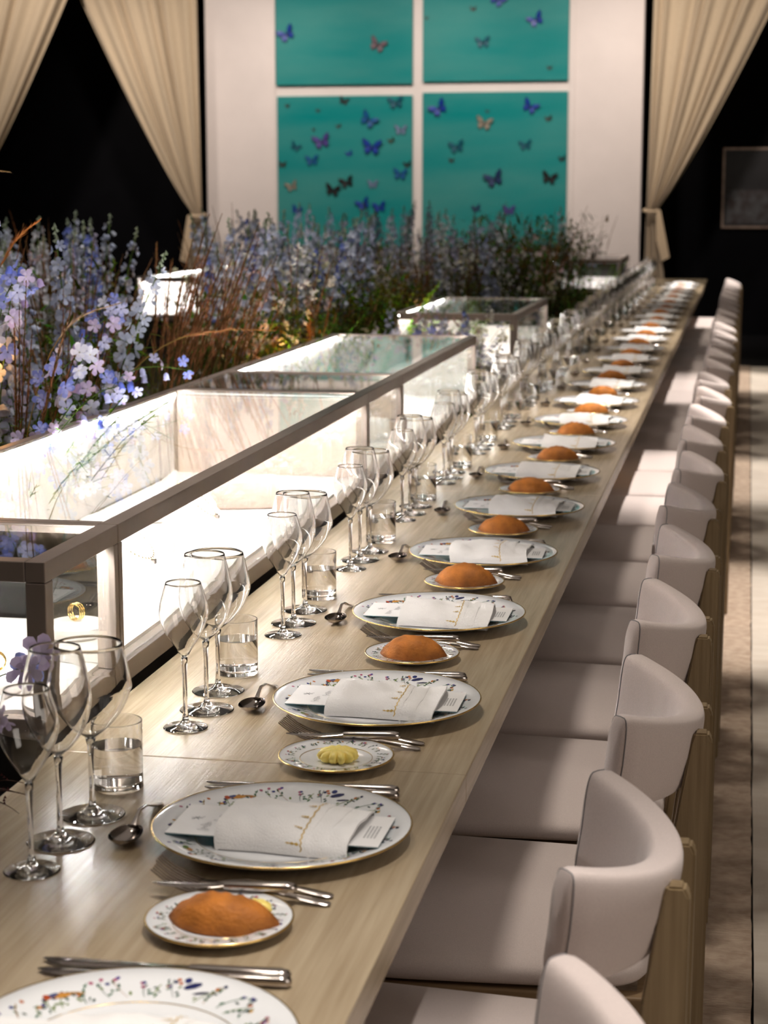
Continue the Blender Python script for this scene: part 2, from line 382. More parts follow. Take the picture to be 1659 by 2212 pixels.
def decor(R0, R1, zt, seed, dens, birds=True, sc=1.0):
    """painted sprigs, berries and birds lying on the glaze of the plate rim"""
    rnd = random.Random(seed); mb = MB(); mb.color((0.1, 0.1, 0.1))
    off = 0.00035
    def P(r, t): return (r*cos(t), r*sin(t), zt(r) + off)
    def leaf(r, t, ang, ln, wd, c):
        mb.color(c); pts = []
        for k in range(7):
            a = 2*pi*k/7; lx = ln*cos(a)*0.5; ly = wd*sin(a)*0.5
            dr = lx*cos(ang) - ly*sin(ang); dt = (lx*sin(ang) + ly*cos(ang))/r
            pts.append(P(min(max(r + dr, R0*0.98), R1), t + dt))
        mb.add(pts, [tuple(range(7))])
    def stem(r0, t0, r1, t1, wd, c):
        mb.color(c); a = []; b = []
        n = 4
        for k in range(n + 1):
            u = k/n; r = r0 + (r1 - r0)*u; t = t0 + (t1 - t0)*u + 0.02*sin(u*pi)
            r = min(max(r, R0*0.98), R1)
            a.append(P(r, t)); b.append(P(min(r + wd*0.7, R1), t + wd/r))
        mb.add(a + b, [(k, k + 1, n + 2 + k, n + 1 + k) for k in range(n)])
    GR = [(0.03, 0.10, 0.06), (0.05, 0.16, 0.08), (0.02, 0.06, 0.05), (0.16, 0.24, 0.04)]
    FL = [(0.03, 0.04, 0.22), (0.10, 0.06, 0.30), (0.55, 0.16, 0.05), (0.45, 0.10, 0.20), (0.65, 0.34, 0.08), (0.02, 0.03, 0.10)]
    for i in range(dens):
        t = 2*pi*(i + rnd.random()*0.7)/dens
        r0 = R0 + (R1 - R0)*rnd.uniform(0.0, 0.12); r1 = R0 + (R1 - R0)*rnd.uniform(0.45, 0.8)
        tt = t + rnd.uniform(-0.14, 0.14)*sc
        sc_c = rnd.choice(GR + [(0.35, 0.16, 0.04)])
        stem(r0, t, r1, tt, 0.0007*sc, sc_c)
        n = rnd.randint(3, 6)
        for k in range(n):
            u = (k + 1)/(n + 0.5); r = r0 + (r1 - r0)*u; ti = t + (tt - t)*u + rnd.uniform(-0.05, 0.05)
            leaf(r, ti, rnd.uniform(0, pi), rnd.uniform(0.003, 0.006)*sc, rnd.uniform(0.0016, 0.0026)*sc, rnd.choice(GR))
        for k in range(rnd.randint(1, 3)):
            c = rnd.choice(FL)
            leaf(r1 + rnd.uniform(-0.004, 0.004)*sc, tt + rnd.uniform(-0.06, 0.06), rnd.uniform(0, pi), 0.0042*sc, 0.0036*sc, c)
    if birds:
        t = radians(77); r = (R0 + R1)/2 + 0.004       # dark blue bird on the far side
        for dr, dt, ang, ln, wd, c in ((0, 0, 2.2, 0.020, 0.009, (0.015, 0.02, 0.11)), (0.007, 0.055, 0.4, 0.009, 0.008, (0.02, 0.03, 0.16)),
                                       (-0.008, -0.10, 2.0, 0.018, 0.004, (0.01, 0.012, 0.06)), (0.002, 0.0, 2.2, 0.010, 0.004, (0.05, 0.10, 0.30))):
            leaf(r + dr, t + dt, ang, ln, wd, c)
        t = radians(134); r = (R0 + R1)/2 + 0.001      # orange parrot beside the card
        for dr, dt, ang, ln, wd, c in ((0, 0, 1.4, 0.022, 0.009, (0.62, 0.28, 0.05)), (0.003, 0.10, 0.2, 0.009, 0.008, (0.45, 0.07, 0.02)),
                                       (0.003, 0.04, 1.5, 0.014, 0.006, (0.06, 0.08, 0.22)), (-0.002, -0.12, 1.2, 0.018, 0.004, (0.40, 0.20, 0.04))):
            leaf(r + dr, t + dt, ang, ln, wd, c)
        for q, (d1, d2) in enumerate(((228, (0.14, 0.2, 0.03)), (232, (0.45, 0.2, 0.06)))):
            leaf((R0 + R1)/2, radians(d1), 1.2, 0.016, 0.008, d2)
    return mb
CH_R = 0.159
ch_me, ch_rim, ch_z = plate_meshes(CH_R, 0.104, 0.0215, 0.088, 'charger_body')
ch_dec = decor(0.110, 0.152, ch_z, 7, 46, sc=1.25).mesh('charger_decor', 'paint', angle=180)
ch_ring = MB().lathe([(0.1060, ch_z(0.1060) + 0.0002), (0.1060, ch_z(0.1060) + 0.0005), (0.1068, ch_z(0.1068) + 0.0005), (0.1068, ch_z(0.1068) + 0.0002)], 64).mesh('charger_line', 'gold', angle=180)
P_charger = Proto('charger_plate')
P_charger.part('plate_body', ch_me); P_charger.part('gold_rim', ch_rim, 'gold rim line'); P_charger.part('painted_decoration', ch_dec, 'painted birds and flower sprigs'); P_charger.part('gold_line', ch_ring)
BP_R = 0.080
bp_me, bp_rim, bp_z = plate_meshes(BP_R, 0.050, 0.013, 0.044, 'bread_body')
bp_dec = decor(0.055, 0.076, bp_z, 11, 36, birds=False, sc=0.75).mesh('bread_decor', 'paint', angle=180)
bp_ring = MB().lathe([(0.0500, bp_z(0.0500) + 0.0002), (0.0500, bp_z(0.05) + 0.0005), (0.0506, bp_z(0.0506) + 0.0005), (0.0506, bp_z(0.0506) + 0.0002)], 48).mesh('bread_line', 'gold', angle=180)
P_bread = Proto('bread_plate')
P_bread.part('plate_body', bp_me); P_bread.part('gold_rim', bp_rim, 'gold rim line'); P_bread.part('painted_decoration', bp_dec, 'painted flower sprigs'); P_bread.part('gold_line', bp_ring)

# ---- menu card
CL, CW = 0.262, 0.108
P_card = Proto('menu_card')
P_card.part('card_sheet', MB().box((-CL/2, -CW/2, 0.0009), (CL/2, CW/2, 0.0019)).mesh('card_sheet', 'card', smooth=False))
P_card.part('teal_backing', MB().box((-CL/2 + 0.0003, -CW/2 + 0.0003, 0.0), (CL/2 - 0.0003, CW/2 - 0.0003, 0.0009)).mesh('teal_backing', 'cardteal', smooth=False), 'teal underside of the card')
def stroke(mb, pts, wd, z):
    a = []; b = []
    for i, p in enumerate(pts):
        q = pts[min(i + 1, len(pts) - 1)]; r = pts[max(i - 1, 0)]
        dx, dy = q[0] - r[0], q[1] - r[1]; l = math.hypot(dx, dy) or 1
        a.append((p[0] - dy/l*wd/2, p[1] + dx/l*wd/2, z)); b.append((p[0] + dy/l*wd/2, p[1] - dx/l*wd/2, z))
    n = len(pts)
    mb.add(a + b, [(i, i + 1, n + i + 1, n + i) for i in range(n - 1)])
zc = 0.00205
# small winged emblem near the outer end of the card
mb = MB(); ex, ey = -0.108, 0.004
for pts in ([(0.009, 0.006), (0.003, 0.001), (-0.006, -0.004)], [(0.002, 0.006), (0.0, 0.0), (-0.004, -0.006)], [(-0.007, 0.001), (0.0, 0.0005), (0.008, -0.001)],
            [(0.004, -0.006), (0.001, -0.001), (-0.003, 0.004)]):
    stroke(mb, [(ex + a, ey + b) for a, b in pts], 0.0011, zc)
P_card.part('printed_emblem', mb.mesh('printed_emblem', 'ink', smooth=False), 'small grey winged emblem')
def script_mesh(seed):
    """a handwritten name running across the card"""
    rnd = random.Random(seed); mb = MB()
    for row, (x0, ln) in enumerate(((-0.088, 0.030), (-0.078, 0.028))):
        y = -0.038 + row*0.036; pts = []
        n = 46
        for k in range(n):
            u = k/(n - 1); amp = 0.0035 + 0.002*sin(u*9 + seed) + (0.004 if (k < 8 or rnd.random() < 0.06) else 0)
            pts.append((x0 + amp*sin(u*44 + seed) * (1 if row == 0 else 0.9), y + u*ln + 0.0018*cos(u*44 + seed)))
        stroke(mb, pts, 0.0006, zc)
    return mb.mesh('handwritten_name', 'ink', smooth=False)
names_me = [script_mesh(k + 1) for k in range(5)]
P_card.part('handwritten_name', names_me[0])
mb = MB(); rnd = random.Random(4)
for row in range(4):                                          # small block of print at the inner end
    y = -0.026
    while y < 0.016:
        l = rnd.uniform(0.002, 0.005); stroke(mb, [(0.108 + row*0.0042, y), (0.108 + row*0.0042, y + l)], 0.0022, zc); y += l + 0.0012
y = -0.012
for k in range(9):
    stroke(mb, [(0.086 - 0.002*(k % 2), y), (0.089, y + 0.0018)], 0.0012, zc); y += 0.0026
P_card.part('printed_lines', mb.mesh('printed_lines', 'ink2', smooth=False))

# ---- napkin (folded sleeve round the card)
def nap_surf(seed):
    ox = seed*3.7
    def S(x, ph, off=0.0):
        """x along the card, ph 0..1 from near bottom edge over the top to the far bottom edge"""
        lay = 0.0 if x < 0.052 else (-0.0012 if x < 0.072 else -0.0026)
        a = pi*ph
        hw = 0.066 + 0.005*max(0, (x + 0.02))/0.12 + 0.003*noise.noise(Vector((x*14 + ox, 1.3, 0)))
        ya = -hw*math.copysign(abs(cos(a))**0.86, cos(a))
        h = 0.031 + 0.002*sin(x*31 + seed) + lay + 0.002*math.exp(-((x + 0.045)/0.02)**2)
        za = 0.0005 + h*(abs(sin(a))**0.80)
        wr = 0.0050*noise.noise(Vector((x*26 + ox, ya*22, seed))) + 0.0022*noise.noise(Vector((x*60 + ox + ya*50, ya*18, seed*2.1)))
        k = abs(sin(a))**0.5
        return (x + 0.004*cos(a*2 + seed), ya - 0.006 + (0.004*sin(x*9 + seed)), max(0.0006, za + wr*k + off*k))
    return S
def napkin_meshes(seed):
    S = nap_surf(seed); mb = MB()
    X0, X1 = -0.064, 0.100; nx, ny = 46, 25
    for a, b, lay in ((X0, 0.0525, 0.0012), (0.049, 0.0735, 0.0006), (0.070, X1, 0.0)):
        n = max(4, int((b - a)/(X1 - X0)*nx))
        mb.grid(lambda u, v: S(a + (b - a)*u, v, lay), n, ny)
        # folded hem thickness
        mb.grid(lambda u, v: (lambda q: (q[0] + 0.0004, q[1], q[2] - 0.0022*u))(S(b, v, lay)), 2, ny)
        mb.grid(lambda u, v: (lambda q: (q[0] - 0.0004 + 0.004*u, q[1]*1.0, q[2] - 0.0026*u))(S(a, v, lay)), 2, ny)
    mb.grid(lambda u, v: (X0 + (X1 - X0)*u, S(X0 + (X1 - X0)*u, 0)[1] + v*(S(X0 + (X1 - X0)*u, 1)[1] - S(X0 + (X1 - X0)*u, 0)[1]), 0.0004), 8, 4)
    cloth = mb.mesh('napkin_cloth', 'linen', angle=180)
    g = MB(); o = 0.0022
    xl = 0.041
    n = 44
    ln = [S(xl + 0.0022*abs(sin(k*0.9)) , 0.03 + 0.80*k/n, o) for k in range(n + 1)]
    ln2 = [S(xl + 0.0016 + 0.0022*abs(sin(k*0.9)), 0.03 + 0.80*k/n, o) for k in range(n + 1)]
    g.add(ln + ln2, [(k, k + 1, n + 2 + k, n + 1 + k) for k in range(n)])
    for q, ph in enumerate((0.10, 0.30, 0.42, 0.53, 0.64)):
        sz = 0.012 if q == 0 else 0.0072
        for dx, dph, wd in ((0.0, 0.0, 1.0), (-0.45, 0.0, 0.8), (-0.9, 0, 0.45)):
            c = xl - 0.003 + dx*sz; dp = wd*sz*1.6
            pts = [S(c - sz*0.30, ph, o + 0.0003), S(c, ph - dp, o + 0.0003), S(c + sz*0.30, ph, o + 0.0003), S(c, ph + dp, o + 0.0003)]
            g.add(pts, [(0, 1, 2, 3)])
    emb = g.mesh('gold_embroidery', 'thread', angle=180)
    return cloth, emb
NAPS = [napkin_meshes(k + 1) for k in range(4)]

# ---- pastry, butter
def bun_mesh(seed, sharp):
    rnd = random.Random(seed); mb = MB(); Ln, Wd, Ht = 0.0625, 0.030, 0.036
    nu, nv = 33, 17
    def fn(u, v):
        t = u*2 - 1; e = abs(t)
        prof = max(0.0, (1 - e**2.3))
        tip = 0.10*(1 - e**8) if e < 1 else 0
        pw = max(prof**(0.85 + 0.10*sharp), 0.02) + tip*0.5
        ph = max(prof**(0.80 + 0.10*sharp), 0.0) + tip*0.9
        a = pi*v
        y = -Wd*pw*math.copysign(abs(cos(a))**0.8, cos(a)); z = Ht*ph*abs(sin(a))**0.9
        ridge = 0.003*ph*math.exp(-((v - 0.56)/0.05)**2)*(0.6 + 0.4*sin(t*24 + seed))*sharp
        nz = 0.0032*noise.noise(Vector((t*3 + seed, v*4, seed)))*ph
        return (t*Ln, y + 0.004*(t*t) , max(z + ridge + nz, 0.0002*(1 if v in (0, 1) else 2)))
    mb.color((0.62, 0.225, 0.038)); mb.grid(fn, nu, nv)
    for i in range(nu):
        for j in range(nv):                               # browner towards the tips, the base and the crimped ridge
            e = abs(i/(nu - 1)*2 - 1); v = j/(nv - 1)
            k = max(0.0, (e - 0.72)/0.28)*0.75 + max(0.0, 1 - min(v, 1 - v)/0.12)*0.45 + 0.35*sharp*math.exp(-((v - 0.56)/0.05)**2)*(0.5 + 0.5*sin(i*1.7 + seed))
            k += 0.35*max(0, noise.noise(Vector((i*0.22, j*0.3, seed*5.1))))
            k = min(1.0, k); a, b = (0.60, 0.205, 0.032), (0.14, 0.03, 0.005)
            mb.c[i*nv + j] = tuple(a[q]*(1 - k) + b[q]*k for q in range(3))
    mb.color((0.2, 0.05, 0.01)); mb.grid(lambda u, v: (lambda a, b: (a[0], a[1] + (b[1] - a[1])*v, 0.0002))(fn(u, 0.0), fn(u, 1.0)), nu, 5)
    return mb.mesh('pastry', 'bun' if seed % 3 else 'bun2', angle=180)
BUNS = [bun_mesh(1, 1.0), bun_mesh(2, 0.35), bun_mesh(3, 0.55), bun_mesh(4, 0.2), bun_mesh(5, 0.45)]
def butter_mesh():
    mb = MB()
    mod = lambda t, z: 0.74 + 0.30*abs(cos(5.5*t)) - 0.14*math.exp(-(((t - 4.6 + pi) % (2*pi) - pi)/0.10)**2)
    mb.lathe([(0, 0.0), (0.020, 0.0), (0.026, 0.003), (0.0285, 0.008), (0.026, 0.013), (0.019, 0.0165), (0.012, 0.0175), (0.008, 0.0165), (0.004, 0.018), (0, 0.0185)], 88, mod=mod)
    return mb.mesh('butter', 'butter', angle=60)
BUTTER = butter_mesh()

# ---- glassware
def stemware(nm, foot, hs, bowl, rs=0.0032):
    """foot radius, stem height, bowl profile [(r,z)]"""
    P = Proto(nm)
    f = MB().lathe([(0, 0.0), (foot - 0.001, 0.0), (foot, 0.0011), (foot - 0.001, 0.0022), (foot*0.6, 0.0036), (foot*0.3, 0.0064), (foot*0.15, 0.012), (0.0001, 0.0155)], 40)
    s = MB().lathe([(0.0001, 0.0118), (0.0052, 0.0120), (rs + 0.0006, 0.022), (rs, 0.04), (rs, hs*0.72), (rs + 0.0010, hs*0.9), (bowl[0][0]*0.8, hs - 0.0005), (0.0001, hs + 0.001)], 16)
    prof = [(0.0001, hs - 0.002)] + bowl
    # smooth the bowl profile (Catmull-Rom)
    pp = [prof[0]] + prof + [prof[-1]]; fine = []
    for i in range(1, len(pp) - 2):
        for k in range(5):
            t = k/5
            q = []
            for d in (0, 1):
                a, b, c, e = pp[i - 1][d], pp[i][d], pp[i + 1][d], pp[i + 2][d]
                q.append(0.5*((2*b) + (c - a)*t + (2*a - 5*b + 4*c - e)*t*t + (-a + 3*b - 3*c + e)*t**3))
            fine.append((max(q[0], 0.0001), q[1]))
    fine.append(prof[-1])
    inner = []
    for i, (r_, z_) in enumerate(fine):
        a = fine[max(i - 1, 0)]; b = fine[min(i + 1, len(fine) - 1)]; dr, dz = b[0] - a[0], b[1] - a[1]; l = math.hypot(dr, dz) or 1
        t_ = 0.0011 + 0.0022*max(0, 1 - i/8)
        inner.append((max(0.0001, r_ - dz/l*t_), z_ + dr/l*t_))
    rr, rz = fine[-1]
    bw = MB().lathe(fine + [(rr - 0.0005, rz + 0.0006)] + inner[::-1], 40)
    P.part('foot', f.mesh(nm + '_foot', 'solid', fix=True, angle=40)); P.part('stem', s.mesh(nm + '_stem', 'solid', fix=True, angle=180))
    P.part('bowl', bw.mesh(nm + '_bowl', 'bowl', fix=True, angle=50))
    return P
P_flute = stemware('tulip_glass', 0.033, 0.107, [(0.006, 0.110), (0.013, 0.122), (0.026, 0.142), (0.0355, 0.166), (0.0355, 0.185), (0.031, 0.203), (0.0262, 0.219)])
P_red = stemware('wine_glass', 0.0415, 0.108, [(0.007, 0.112), (0.020, 0.124), (0.034, 0.145), (0.0415, 0.172), (0.0405, 0.196), (0.0355, 0.222), (0.0305, 0.243)])
P_white = stemware('wide_wine_glass', 0.0415, 0.101, [(0.008, 0.104), (0.024, 0.117), (0.041, 0.138), (0.0520, 0.163), (0.0525, 0.174), (0.0485, 0.196), (0.0425, 0.224)])
P_tumb = Proto('water_tumbler')
TR, TH = 0.0335, 0.092
P_tumb.part('wall', MB().lathe([(TR, 0.0092), (TR, 0.02), (TR, TH - 0.001), (TR, TH), (TR - 0.0003, TH + 0.0005), (TR - 0.0007, TH + 0.0005), (TR - 0.0010, TH), (TR - 0.0010, TH - 0.001), (TR - 0.0010, 0.02), (TR - 0.0010, 0.0092), (TR, 0.0092)], 64).mesh('tumbler_wall', 'bowl', fix=True, angle=35))
P_tumb.part('base', MB().lathe([(0, 0.0), (TR - 0.002, 0.0), (TR, 0.002), (TR, 0.0082), (TR - 0.001, 0.0088), (0, 0.0088)], 48).mesh('tumbler_base', 'solid', fix=True, angle=30))
P_tumb.part('water', MB().lathe([(0, 0.0096), (TR - 0.003, 0.0096), (TR - 0.0006, 0.012), (TR - 0.0006, 0.0600), (TR - 0.0016, 0.0592), (0, 0.0590)], 48).mesh('tumbler_water', 'water', fix=True, angle=30), 'still water')

# ---- cutlery (lying along X, handle end at +X)
def vx(a): return (0, a, 0)
def vz(a): return (0, 0, a)
def fork_mesh():
    h = MB(); L0 = 0.103
    st = [(L0, 0.0020, 0.006, 0.0020), (L0 - 0.004, 0.0024, 0.012, 0.0032), (L0 - 0.020, 0.0042, 0.0135, 0.0036), (L0 - 0.06, 0.0090, 0.0080, 0.0036), (0.00, 0.0100, 0.0058, 0.0036), (-0.022, 0.0072, 0.0062, 0.0032),
          (-0.036, 0.0040, 0.013, 0.0026), (-0.046, 0.0028, 0.0200, 0.0022), (-0.058, 0.0034, 0.0215, 0.0020)]
    h.sweep([((x, 0, z), vx(wd), vz(t)) for x, z, wd, t in st])
    t = MB()
    for k in range(4):
        y = (k - 1.5)*0.0062
        t.sweep([((-0.055, y*0.93, 0.0034), vx(0.0042), vz(0.0024)), ((-0.072, y, 0.0075), vx(0.0038), vz(0.0026)), ((-0.090, y, 0.0155), vx(0.0034), vz(0.0026)), ((-0.106, y*0.97, 0.0265), vx(0.0020), vz(0.0018))])
    return h.mesh('fork_handle', 'silver2', angle=50), t.mesh('fork_tines', 'silver', angle=50)
fh, ft = fork_mesh()
P_fork = Proto('fork'); P_fork.part('handle', fh); P_fork.part('tines', ft)
def knife_meshes(L, hl, bw, nm):
    h = MB(); x1 = L/2
    h.sweep([((x1, 0, 0.0055), vx(0.006), vz(0.005)), ((x1 - 0.003, 0, 0.0062), vx(0.0135), vz(0.0105)), ((x1 - 0.012, 0, 0.0066), vx(0.0165), vz(0.0125)), ((x1 - hl*0.5, 0, 0.0062), vx(0.0130), vz(0.0112)), ((x1 - hl*0.9, 0, 0.0058), vx(0.0120), vz(0.0095)), ((x1 - hl, 0, 0.0056), vx(0.0105), vz(0.0085))])
    b = MB(); x0 = -L/2; xs = x1 - hl
    b.sweep([((xs + 0.001, 0, 0.0056), vx(0.009), vz(0.0050)), ((xs - 0.008, 0, 0.0052), vx(bw*0.8), vz(0.0032)), ((xs - 0.03, -0.001, 0.0046), vx(bw), vz(0.0024)), ((x0 + 0.03, -0.001, 0.0042), vx(bw), vz(0.0020)), ((x0 + 0.010, 0.001, 0.0040), vx(bw*0.72), vz(0.0016)), ((x0, 0.003, 0.0040), vx(bw*0.16), vz(0.0010))])
    return h.mesh(nm + '_handle', 'silver2', angle=60), b.mesh(nm + '_blade', 'silver', angle=60)
kh, kb = knife_meshes(0.262, 0.105, 0.019, 'knife')
P_knife = Proto('dinner_knife'); P_knife.part('handle', kh); P_knife.part('blade', kb)
kh2, kb2 = knife_meshes(0.165, 0.082, 0.016, 'butter_knife')
P_bknife = Proto('butter_knife'); P_bknife.part('handle', kh2); P_bknife.part('blade', kb2)
def spoon_meshes():
    b = MB(); nu, nv = 15, 13
    def shell(dz, flip):
        def fn(u, v):
            a = (u - 0.5)*pi*0.999; x = sin(a)*0.030
            hw = 0.0195*(cos(a)**0.72)*(1 - 0.10*sin(a)); y = (v*2 - 1)*hw
            d = (1 - (v*2 - 1)**2)*(cos(a)**0.8)
            return (x, y, 0.0125 - 0.0112*d + dz)
        return fn
    b.grid(shell(0.0, 0), nu, nv); b.grid(shell(-0.0011, 1), nu, nv)
    me = b.mesh('spoon_bowl', 'silver', angle=180)
    h = MB(); h.sweep([((0.027, 0, 0.0118), vx(0.008), vz(0.003)), ((0.038, 0, 0.0170), vx(0.0058), vz(0.0034)), ((0.055, 0, 0.0225), vx(0.0050), vz(0.0036)), ((0.085, 0, 0.0190), vx(0.0064), vz(0.0034)), ((0.115, 0, 0.0085), vx(0.0110), vz(0.0030)), ((0.140, 0, 0.0024), vx(0.0145), vz(0.0026)), ((0.147, 0, 0.0016), vx(0.007), vz(0.0018))])
    return me, h.mesh('spoon_handle', 'silver2', angle=50)
sb, sh = spoon_meshes()
P_spoon = Proto('dessert_spoon'); P_spoon.part('bowl', sb); P_spoon.part('handle', sh)

# ================================================================ PLACE SETTINGS
Y1 = 2.1237; STEP = 0.6
rj = random.Random(20)
def jit(a): return rj.uniform(-a, a)
for n in range(NSET):
    Y = Y1 + STEP*(n - 1); od = ordinal(n); B = TZ + 0.0004
    cx, cy = jit(0.004), Y + jit(0.006)
    dy = -0.02 if n == 0 else 0.0
    P_charger.place((cx, cy, B), jit(0.1), f'white floral charger plate with gold rim, place setting {od}', 'plate', 'charger plates along the table')
    if True:
        a = jit(0.03)
        P_card.place((cx + 0.001, cy - 0.008 + dy, B + 0.0196), a, f'white menu card tucked in the napkin, place setting {od}', 'card', 'menu cards on the charger plates', override={'handwritten_name': names_me[n % 5]})
        nm = NAPS[n % 4]
        r = bpy.data.objects.new('napkin', None); COL.objects.link(r); r.location = (cx + 0.001, cy - 0.002 + dy, B + 0.0072); r.rotation_euler = (0, 0, a)
        tag(r, f'folded white napkin with gold embroidery, place setting {od}', 'napkin', 'napkins on the charger plates')
        link('cloth', nm[0], r); link('embroidery', nm[1], r, label='gold thread border with small motifs')
    # bread plate on the diner's left, pastry or butter on it
    bx, by = -0.003 + jit(0.004), Y - 0.279 + jit(0.004)
    if n > 0: P_bread.place((bx, by, B), jit(0.6), f'small floral bread plate with gold rim, place setting {od}', 'plate', 'bread plates along the table')
    if n == 2:
        o = link('butter_flower', BUTTER, loc=(bx + 0.004, by - 0.006, B + 0.0064)); tag(o, 'yellow butter moulded as a flower alone on a bread plate', 'butter')
    elif n > 0:
        k = {1: 0, 3: 1, 4: 2, 5: 4, 6: 3}.get(n, (n*3 + 1) % 5)
        o = link('fried_pastry', BUNS[k], loc=(bx + 0.008 + jit(0.006), by - 0.010 + jit(0.004), B + 0.0070)); o.rotation_euler = (0, 0, jit(0.12)); s = rj.uniform(0.94, 1.08) if n > 1 else 1.04
        o.scale = (s, s, s*rj.uniform(0.85, 1.0) if n > 1 else s*0.80)
        look = 'flat crescent golden fried pastry' if n == 1 else 'plump golden brown fried pastry'
        tag(o, f'{look} on the bread plate, place setting {od}', 'pastry', 'fried pastries on the bread plates')
    if n == 1:
        o = link('butter_flower', BUTTER, loc=(bx + 0.030, by + 0.030, B + 0.0064)); o.scale = (0.7, 0.7, 0.8); tag(o, 'yellow butter peeking out behind the flat crescent pastry', 'butter')
    # forks and butter knife on the left, knives on the right, spoon above
    if n > 0: P_fork.place((0.0 + jit(0.003), Y - 0.163, B), -0.09 + jit(0.04), f'silver fork next to the charger plate, place setting {od}', 'fork', 'inner forks')
    if n > 0: P_fork.place((0.0 + jit(0.003), Y - 0.189, B), -0.06 + jit(0.04), f'silver fork next to the butter knife, place setting {od}', 'fork', 'outer forks')
    if n > 0: P_bknife.place((-0.012 + jit(0.004), Y - 0.2045 + 0.0, B + 0.0135), 0.05 + jit(0.03), f'silver butter knife against the bread plate, place setting {od}', 'knife', 'butter knives')
    P_knife.place((-0.018, Y + 0.178 + jit(0.002), B), 0.04 + jit(0.02), f'silver dinner knife nearer the charger plate, place setting {od}', 'knife', 'inner dinner knives')
    P_knife.place((-0.022, Y + 0.199 + jit(0.002), B), 0.02 + jit(0.02), f'silver dinner knife farther from the charger plate, place setting {od}', 'knife', 'outer dinner knives')
    if n > 0: P_spoon.place((-0.183 + jit(0.003), Y - 0.040, B), pi/2 + jit(0.06), f'silver dessert spoon above the charger plate, place setting {od}', 'spoon', 'dessert spoons')
    if n > 0:
        P_flute.place((-0.258 + jit(0.005), Y - 0.150 + jit(0.006), B), 0, f'empty slim tulip glass, place setting {od}', 'glass', 'tulip glasses')
        P_red.place((-0.259 + jit(0.005), Y - 0.056 + jit(0.006), B), 0, f'empty tall wine glass between its two neighbours, place setting {od}', 'glass', 'tall wine glasses')
        P_white.place((-0.263 + jit(0.005), Y + 0.052 + jit(0.006), B), 0, f'empty wide bowled wine glass, place setting {od}', 'glass', 'wide wine glasses')
        P_tumb.place((-0.262 + jit(0.004), Y + 0.168 + jit(0.006), B), 0, f'straight tumbler two thirds full of water, place setting {od}', 'glass', 'water tumblers')

